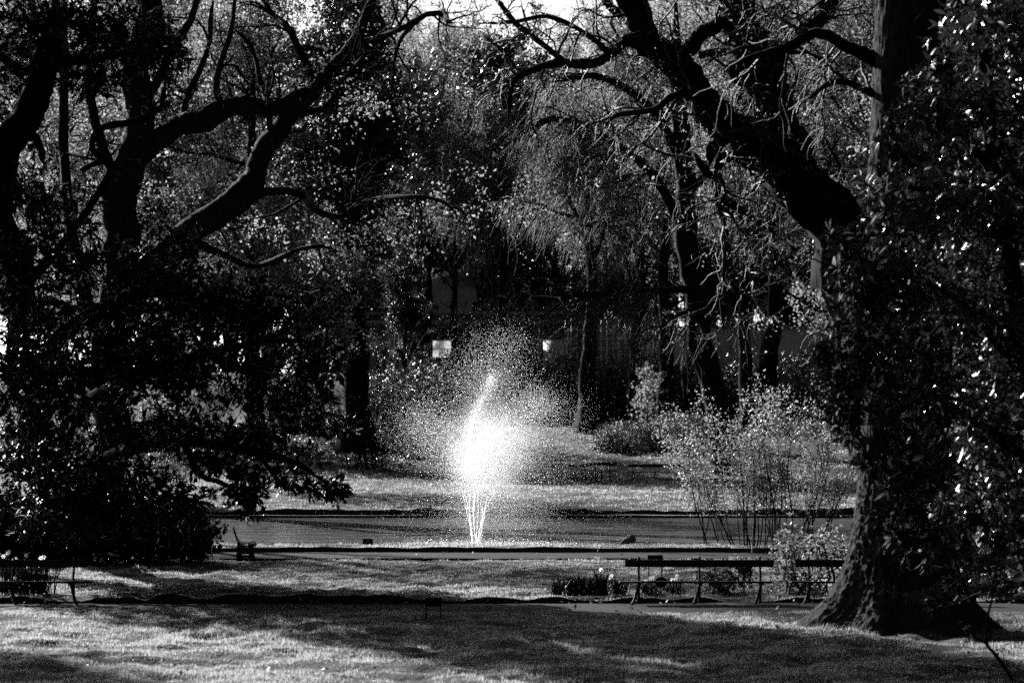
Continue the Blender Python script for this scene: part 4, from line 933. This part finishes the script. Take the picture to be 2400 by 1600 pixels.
# ------------------------------------------------------------------ birds
M['feather'] = rough_mat('feather', 0.05, 0.16, 40, .7, .4, .2)
M['feather_pale'] = rough_mat('feather_pale', 0.25, 0.45, 40, .7, .4, .2)
def bird(label, px, d, z, sc, rz=0.0):
    p = at(px, 970, d); p[2] = z; root = thing('duck', label, 'bird', p, rz); root.scale = (sc,) * 3
    sp = np.array([[-.235, 0, .035, .006], [-.20, 0, .055, .030], [-.13, 0, .095, .075], [-.04, 0, .120, .102], [.05, 0, .125, .105], [.115, 0, .135, .088], [.135, 0, .185, .058], [.110, 0, .225, .042], [.075, 0, .245, .045], [.04, 0, .238, .036], [.01, 0, .220, .014], [-.025, 0, .207, .006]])
    q = smooth_path(sp, 48); K = len(q); P, R = q[:, :3], np.maximum(q[:, 3], .004)
    Tn = unit(np.gradient(P, axis=0)); U = np.tile([0, 1.0, 0], (K, 1)); W = np.cross(Tn, U); a = np.arange(18) / 18 * 2 * pi
    V = P[:, None] + R[:, None, None] * (np.cos(a)[None, :, None] * U[:, None] * .9 + np.sin(a)[None, :, None] * W[:, None] * .92)
    g = Geo(); k = np.arange(K - 1)[:, None] * 18; j = np.arange(18)[None]; j2 = (j + 1) % 18
    g.add(V.reshape(-1, 3), Q=np.stack([k + j, k + j2, k + 18 + j2, k + 18 + j], -1).reshape(-1, 4)); g.build('body', M['feather'], root, True)
    for s in (-1, 1):
        g = Geo(); t = np.linspace(0, 1, 12); w = np.sin(t * pi) ** .6
        A = np.column_stack([.09 - .28 * t, s * (.088 + .012 * w - .05 * t ** 2), .14 - .07 * t]); up = A + np.column_stack([0 * t, -s * .03 * w, .055 * w]); dn = A - np.column_stack([0 * t, 0 * w, .05 * w])
        g.add(np.vstack([up, A + [0, s * .008, 0], dn]), Q=[[r * 12 + k, r * 12 + k + 1, r * 12 + 13 + k, r * 12 + 12 + k] for r in range(2) for k in range(11)]); g.build('wing', M['feather_pale'] if s > 0 else M['feather'], root, True)
        g = Geo(); tubes(g, np.array([[[.03, s * .035, .04], [.035, s * .035, .01], [.03, s * .035, -.01]]]), np.full((1, 3), .008), 5, True); g.box([.05, s * .035, -.006], [.06, .035, .008]); g.build('leg', M['iron'], root)
bird('resting duck with head tucked back on the pond edge', 1474, 52.6, .125, .8)
bird('second small duck resting on bank beside the right trunk', 1912, 52.8, .12, .5, radians(150))

# ------------------------------------------------------------------ fountain
MIST = 0.18
def fountain():
    d = 56.5; px0 = 1116; p = at(px0, 970, d); p[2] = -.15
    root = thing('fountain', 'backlit pond fountain throwing a white burst of spray', 'fountain', p); rg = np.random.default_rng(131)
    g = Geo(); tubes(g, np.array([[[0, 0, -.2], [0, 0, .04], [0, 0, .045]]]), np.array([[.05, .05, .09]]), 14, True)
    tubes(g, np.array([[[0, 0, .06], [0, 0, .075], [0, 0, .085], [0, 0, .10]]]), np.array([[.03, .16, .16, .04]]), 20, True); g.build('nozzle', M['iron'], root, True)
    S = d / F
    tip = lambda px, py: np.array([(px - px0) * S, rg.normal(0, .1), (1285 - py) * S])
    for k, (x0, x1, y1, x2, y2) in enumerate(((-9, -16, 1225, -14, 1160), (-7, -14, 1220, -28, 1150), (-5, -22, 1200, -34, 1150), (-2, -6, 1210, -5, 1150), (1, 4, 1205, 3, 1150), (3, -8, 1215, -2, 1150), (4, 14, 1215, 40, 1160), (6, 12, 1210, 10, 1170), (8, 16, 1225, 26, 1165), (10, 14, 1230, 15, 1190), (2, 20, 1200, 48, 1150), (-8, -12, 1240, -18, 1150))):
        q = smooth_path(np.array([tip(px0 + x0, 1276), tip(px0 + x1, y1), tip(px0 + x2, y2)]), 14) + rg.normal(0, .007, (14, 3))
        g = Geo(); tubes(g, q[None], (.003 + .004 * rg.uniform(0, 1, (1, 14))), 5); g.build('jet', M['drop'], root)
    # the long leading rope of water on the left of the plume
    pts, rad = [], []
    def cloud(n, f, r0, r1):
        xy = f(n); z = (1285 - xy[:, 1]) * S; x = (xy[:, 0] - px0) * S
        y = rg.normal(0, 1, len(x)) * (0.12 + 0.55 * np.abs(xy[:, 2]))
        P = np.column_stack([x, y, z]); P = P[P[:, 2] > .01]; pts.append(P); rad.append(np.exp(rg.uniform(np.log(r0), np.log(r1), len(P))))
    N = lambda n, cx, cy, sx, sy: np.column_stack([rg.normal(cx, sx, n), rg.normal(cy, sy, n), rg.normal(0, 1, n)])
    def curve(path, w0, w1, skew=1.0):
        path = np.array(path, float)
        def f(n):
            t = rg.uniform(0, 1, n) ** skew; q = smooth_path(path, 200); i = (t * 199).astype(int); w = w0 + (w1 - w0) * t
            return np.column_stack([q[i, 0] + rg.normal(0, 1, n) * w, q[i, 1] + rg.normal(0, 1, n) * w, np.minimum(w / 40, 1) * rg.normal(0, 1, n)])
        return f
    m0, m1 = .0032, .0055
    cloud(5000, lambda n: N(n, 1148, 1085, 38, 44), .005, .0066)
    cloud(4500, lambda n: N(n, 1160, 1052, 46, 50), .005, .0066)
    cloud(5000, lambda n: N(n, 1128, 1118, 44, 34), .005, .0066)
    cloud(4500, lambda n: N(n, 1150, 1075, 58, 54), .004, .006)
    cloud(7000, lambda n: N(n, 1140, 1070, 80, 75), .0035, .0055)
    cloud(1500, curve([(1122, 1170), (1120, 1200), (1118, 1270)], 26, 10), m0, m1)
    cloud(6500, curve([(1105, 1150), (1098, 1060), (1105, 1000), (1125, 950), (1148, 905), (1153, 885)], 11, 7), m0, .005)
    cloud(900, curve([(1096, 1090), (1100, 1010), (1122, 955), (1135, 930)], 2, 2), m0, .005)
    cloud(9000, curve([(1130, 1060), (1138, 990), (1150, 920), (1165, 850)], 38, 40), m0, .005)
    cloud(5200, lambda n: N(n, 1135, 890, 58, 52), .003, .006)
    cloud(1300, lambda n: N(n, 1185, 805, 36, 28), .003, .0065)
    cloud(7000, curve([(1100, 1110), (1060, 1060), (1010, 1010), (960, 985)], 22, 42), m0, .006)
    cloud(2600, lambda n: N(n, 1005, 1000, 42, 36), .003, .0065)
    cloud(7000, curve([(1160, 1080), (1195, 1010), (1240, 965), (1275, 940)], 26, 28), m0, .005)
    cloud(2200, lambda n: N(n, 1262, 952, 38, 27), .003, .0065)
    cloud(450, lambda n: N(n, 1340, 965, 28, 26), .003, .0065)
    cloud(7000, lambda n: N(n, 1210, 1040, 85, 60), m0, .006)
    cloud(5000, lambda n: N(n, 1270, 1060, 75, 60), .003, .007)
    cloud(4500, lambda n: N(n, 1150, 1200, 110, 50), m0, .005)
    cloud(2200, lambda n: np.column_stack([rg.uniform(880, 1480, n), rg.uniform(1130, 1280, n), rg.normal(0, 2, n)]), .003, .006)
    cloud(9000, lambda n: np.column_stack([rg.normal(1170, 150, n), 1285 - np.abs(rg.normal(0, 7, n)), rg.normal(0, 1.8, n)]), .003, .007)
    P = np.concatenate(pts); R = np.concatenate(rad); big = R > .0067
    g = Geo(); T4 = np.array([[1, 1, 1], [1, -1, -1], [-1, 1, -1], [-1, -1, 1.]]) / 1.3
    Pm, Rm = P[~big], R[~big]; n = len(Pm); Rr = unit(rg.normal(0, 1, (n, 3)))
    e1 = unit(np.cross(Rr, rg.normal(0, 1, (n, 3)))); e2 = np.cross(Rr, e1)
    V = Pm[:, None] + Rm[:, None, None] * (T4[None, :, 0:1] * Rr[:, None] + T4[None, :, 1:2] * e1[:, None] + T4[None, :, 2:3] * e2[:, None])
    g.add(V.reshape(-1, 3), T=(np.array([[0, 1, 2], [0, 3, 1], [0, 2, 3], [1, 3, 2]])[None] + (np.arange(n) * 4)[:, None, None]).reshape(-1, 3))
    Pb, Rb = P[big], R[big]; n = len(Pb); O6 = np.array([[1, 0, 0], [-1, 0, 0], [0, 1, 0], [0, -1, 0], [0, 0, 1.3], [0, 0, -1.3]])
    V = Pb[:, None] + Rb[:, None, None] * O6[None]
    g.add(V.reshape(-1, 3), T=(np.array([[0, 2, 4], [2, 1, 4], [1, 3, 4], [3, 0, 4], [2, 0, 5], [1, 2, 5], [3, 1, 5], [0, 3, 5]])[None] + (np.arange(n) * 6)[:, None, None]).reshape(-1, 3))
    o = g.build('spray', M['drop'], root); o["kind"] = 'stuff'
    # fine mist hanging in the burst: an uneven cloud of vapour
    m, n, l = new_mat('fine_mist'); out = n.new("ShaderNodeOutputMaterial"); v = n.new("ShaderNodeVolumePrincipled"); v.inputs["Color"].default_value = (1, 1, 1, 1); v.inputs["Anisotropy"].default_value = 0.5
    tc = n.new("ShaderNodeTexCoord"); ln_ = n.new("ShaderNodeVectorMath"); ln_.operation = 'LENGTH'; mr = n.new("ShaderNodeMapRange"); mr.interpolation_type = 'SMOOTHERSTEP'; mr.inputs[1].default_value = 1.0; mr.inputs[2].default_value = 0.1; mr.inputs[3].default_value = 0.0; mr.inputs[4].default_value = MIST
    nz = n.new("ShaderNodeTexNoise"); nz.inputs["Scale"].default_value = 2.4; nz.inputs["Detail"].default_value = 3.0; mn = n.new("ShaderNodeMapRange"); mn.inputs[1].default_value = 0.3; mn.inputs[2].default_value = 0.7; mn.inputs[3].default_value = 0.35; mn.inputs[4].default_value = 1.4; mu = n.new("ShaderNodeMath"); mu.operation = 'MULTIPLY'
    l.new(tc.outputs["Object"], ln_.inputs[0]); l.new(ln_.outputs["Value"], mr.inputs[0]); l.new(tc.outputs["Object"], nz.inputs[0]); l.new(nz.outputs[0], mn.inputs[0]); l.new(mr.outputs[0], mu.inputs[0]); l.new(mn.outputs[0], mu.inputs[1]); l.new(mu.outputs[0], v.inputs["Density"]); l.new(v.outputs[0], out.inputs["Volume"])
    g = Geo(); a = np.arange(24) / 24 * 2 * pi; ph = np.linspace(-pi / 2, pi / 2, 15)
    Vv = np.stack([np.cos(ph)[:, None] * np.cos(a), np.cos(ph)[:, None] * np.sin(a), np.broadcast_to(np.sin(ph)[:, None], (15, 24))], -1)
    kk = np.arange(14)[:, None] * 24; jj = np.arange(24)[None]; j2 = (jj + 1) % 24
    g.add(Vv.reshape(-1, 3), Q=np.stack([kk + jj, kk + j2, kk + 24 + j2, kk + 24 + jj], -1).reshape(-1, 4))
    m2 = m.copy(); [setattr(q_.inputs[4], 'default_value', .035) for q_ in m2.node_tree.nodes if q_.type == 'MAP_RANGE' and q_.interpolation_type == 'SMOOTHERSTEP']
    for cx, cy, rx, ry, tilt in ((1145, 1098, 108, 98, 0.0), (1124, 1025, 52, 135, 0.16), (1165, 1195, 200, 95, 0.0), (1145, 1050, 165, 140, 0.0)):
        mo = g.build('mist', m if rx < 200 else m2, root); mo["kind"] = 'stuff'; mo.location = ((cx - px0) * S, 0, (1285 - cy) * S); mo.scale = (rx * S, rx * S * .9, ry * S); mo.rotation_euler = (0, tilt, 0)
fountain()

# ------------------------------------------------------------------ buildings beyond the park
M['wall_pale'] = rough_mat('wall_pale', 0.45, 0.55, 2, .9, .2, .2)
M['wall_grey'] = rough_mat('wall_grey', 0.3, 0.4, 2, .9, .2, .2)
M['wall_dark'] = rough_mat('wall_dark', 0.14, 0.2, 3, .8, .2, .2)
M['roof'] = rough_mat('roof_zinc', 0.12, 0.2, 3, .5, .2, .4)
M['glass_dark'] = rough_mat('window_glass', 0.02, 0.03, 3, .06, 0, .6)
M['blind'] = rough_mat('window_blind', 0.6, 0.75, 3, .6, .1, .3)
m_, n_, l_ = new_mat('pane_glow'); o_ = n_.new("ShaderNodeOutputMaterial"); e_ = n_.new("ShaderNodeEmission"); t_ = n_.new("ShaderNodeTexCoord"); z_ = n_.new("ShaderNodeTexNoise"); z_.inputs["Scale"].default_value = 1.3; r_ = n_.new("ShaderNodeMapRange"); r_.inputs[1].default_value = .4; r_.inputs[2].default_value = .6; r_.inputs[3].default_value = .05; r_.inputs[4].default_value = .26  # emission stands in for daylight showing through the panes
l_.new(t_.outputs["Object"], z_.inputs[0]); l_.new(z_.outputs[0], r_.inputs[0]); l_.new(r_.outputs[0], e_.inputs[1]); l_.new(e_.outputs[0], o_.inputs[0]); M['pane_glow'] = m_
M['steel'] = rough_mat('steel', 0.55, 0.7, 10, .4, .1, .5)
def buildings():
    d = 186.0; S = d / F; z0 = hz(d); b0 = at(1000, 970, d); b0[2] = z0
    X = lambda px: (px - 1000) * S
    Zp = lambda py: CAM_H + (970 - py) * S - z0
    root = thing('station_building', 'long low building with flat projecting roof glimpsed under the trees', 'building', b0)
    bx = lambda nm, x0, x1, y0, y1, dy0, dy1, m, par=root: (lambda g: g.build(nm, M[m], par))(Geo().box([(X(x0) + X(x1)) / 2, (dy0 + dy1) / 2, (Zp(y0) + Zp(y1)) / 2], [abs(X(x1) - X(x0)), dy1 - dy0, abs(Zp(y0) - Zp(y1))]))
    bx('wall', 760, 1570, 745, 905, 1.2, 9, 'wall_dark')
    bx('roof', 840, 1385, 752, 760, -1.2, 9.4, 'roof'); bx('roof_edge', 835, 1390, 730, 738, -.2, 9.2, 'roof'); bx('fascia', 838, 1388, 738, 752, .6, 9.1, 'wall_dark')
    bx('side_wall', 700, 880, 775, 905, .4, 6, 'wall_grey')
    for px in (1066, 1115, 1160, 1262, 1330): bx('post', px - 2, px + 2, 760, 905, -.9, -.7, 'steel')
    for k, (x0, x1) in enumerate(((965, 1008), (1012, 1064), (1072, 1112), (1118, 1160), (1166, 1206), (1212, 1250), (1280, 1328), (1336, 1380))):
        w = bx('window', x0, x1, 765, 838, 1.02, 1.2, 'steel')
        for r, (ya, yb) in enumerate(((768, 795), (798, 816), (819, 836))):
            for c in range(3):
                xa = x0 + 1.5 + c * (x1 - x0 - 1.5) / 3; xb = xa + (x1 - x0 - 1.5) / 3 - 1.5
                bx('pane', xa, xb, ya, yb, .98, 1.0, 'pane_glow' if (k in (1, 6) and r > 0) else 'glass_dark', w)
    # taller house behind
    b1 = b0 + [0, 8.2, 0]; r2 = thing('town_house', 'taller house with sloping pale roof behind the low building', 'building', b1)
    bx('wall', 900, 1100, 690, 860, 3, 11, 'wall_grey', r2)
    for x0, x1 in ((945, 978), (990, 1022), (1040, 1070)):
        w = bx('window', x0, x1, 697, 728, 2.9, 3.0, 'wall_pale', r2); bx('pane', x0 + 3, x1 - 3, 700, 726, 2.86, 2.89, 'glass_dark', w)
    g = Geo(); V = [[X(885), 2.4, Zp(692)], [X(1115), 2.4, Zp(692)], [X(1115), 11.4, Zp(692)], [X(885), 11.4, Zp(692)], [X(900), 7, Zp(600)], [X(1100), 7, Zp(600)]]
    g.add(V, Q=[[0, 1, 5, 4], [2, 3, 4, 5], [3, 2, 1, 0]], T=[[1, 2, 5], [3, 0, 4]]); g.build('roof', M['roof'], r2)
    # grey rendered wall at right
    b3 = at(1760, 970, 180.0); b3[2] = z0; r3 = thing('rendered_wall', 'plain mid-grey rendered building wall behind the right trunks', 'building', b3)
    g = Geo(); g.box([0, 2, 1.2], [12.0, 4, 4.2]); g.build('wall', M['wall_grey'], r3); g = Geo(); g.box([0, 2, 3.38], [12.3, 4.4, .16]); g.build('coping', M['roof'], r3)
    g = Geo(); g.box([2.05, -.06, 1.2], [.25, .1, 4.1]); g.build('pilaster', M['wall_pale'], r3)
    # white container
    b4 = at(1295, 970, 180.5); b4[2] = z0 ; s4 = 180.5 / F
    r4 = thing('site_container', 'white site container behind the dark bushes', 'container', b4, radians(-24))
    zb, zt = 0.0, CAM_H + (970 - 798) * s4 - z0
    g = Geo(); g.box([0, 1.0, (zb + zt) / 2], [1.5, 2.0, zt - zb]); g.build('body', M['white_paint'], r4)
    g = Geo(); g.box([0, 1.0, zt + .04], [1.6, 2.1, .06]); g.build('lid', M['white_paint'], r4)
    for k in range(4):
        g = Geo(); g.box([-.1, -.012, zt - .28 - .2 * k], [.8 - .12 * (k % 2), .012, .06]); g.build('printed_line', M['wall_grey'], r4)
    for k in range(2):
        g = Geo(); a = np.arange(16) / 16 * 2 * pi; c = np.array([.762, .55 + .8 * k, zt - .55]); rr = np.column_stack([0 * a, np.cos(a) * .22, np.sin(a) * .4]) + c
        g.add(np.vstack([rr, rr + [.02, 0, 0], [c + [.02, 0, 0]]]), Q=[[q, (q + 1) % 16, 16 + (q + 1) % 16, 16 + q] for q in range(16)], T=[[32, 16 + q, 16 + (q + 1) % 16] for q in range(16)]); g.build('vent', M['wall_dark'], r4)
    # scaffold right of container
    b5 = at(1370, 970, 183.0); b5[2] = z0; r5 = thing('scaffold', 'pale steel scaffold poles glimpsed between two trunks', 'scaffold', b5); s5 = 183.0 / F; rg = np.random.default_rng(141)
    for k, px in enumerate(range(1325, 1500, 14)):
        for dy in ((0, 1.4) if k % 2 else (0,)):
            g = Geo(); tubes(g, np.array([[[(px - 1370) * s5, dy, -.2], [(px - 1370) * s5, dy, 2.0], [(px - 1370) * s5, dy, 3.6 + .6 * rg.uniform()]]]), np.full((1, 3), .035), 6, True); g.build('pole', M['steel'], r5)
    for k, zz in enumerate((.5, 1.2, 1.9, 2.6, 3.3)):
        g = Geo(); tubes(g, np.array([[[(1322 - 1370) * s5, -.05, zz], [0, -.05, zz], [(1500 - 1370) * s5, -.05, zz]]]), np.full((1, 3), .03), 6, True); g.build('rail', M['steel'], r5)
    for a_, b_ in (((1275, 802), (1320, 765)), ((1330, 800), (1372, 775)), ((1420, 790), (1462, 740)), ((1440, 810), (1475, 770))):
        A = np.array([(a_[0] - 1370) * s5, -.1, CAM_H + (970 - a_[1]) * s5 - z0]); B_ = np.array([(b_[0] - 1370) * s5, -.1, CAM_H + (970 - b_[1]) * s5 - z0])
        g = Geo(); tubes(g, np.array([[A, (A + B_) / 2, B_]]), np.full((1, 3), .05), 6, True); g.build('brace', M['white_paint'], r5)
    # ribbed hoarding
    b6 = at(1530, 970, 181.0); b6[2] = z0; s6 = 181.0 / F; r6 = thing('hoarding', 'ribbed pale metal hoarding between two dark trunks', 'fence', b6); ht = CAM_H + (970 - 772) * s6 - z0
    for k in range(12):
        g = Geo(); g.box([-1.0 + k * .17, .02 * (k % 2), ht / 2], [.165, .04, ht]); g.build('panel', M['steel'], r6)
    g = Geo(); g.box([-.06, -.03, ht + .03], [2.1, .12, .07]); g.build('cap_rail', M['white_paint'], r6)
buildings()
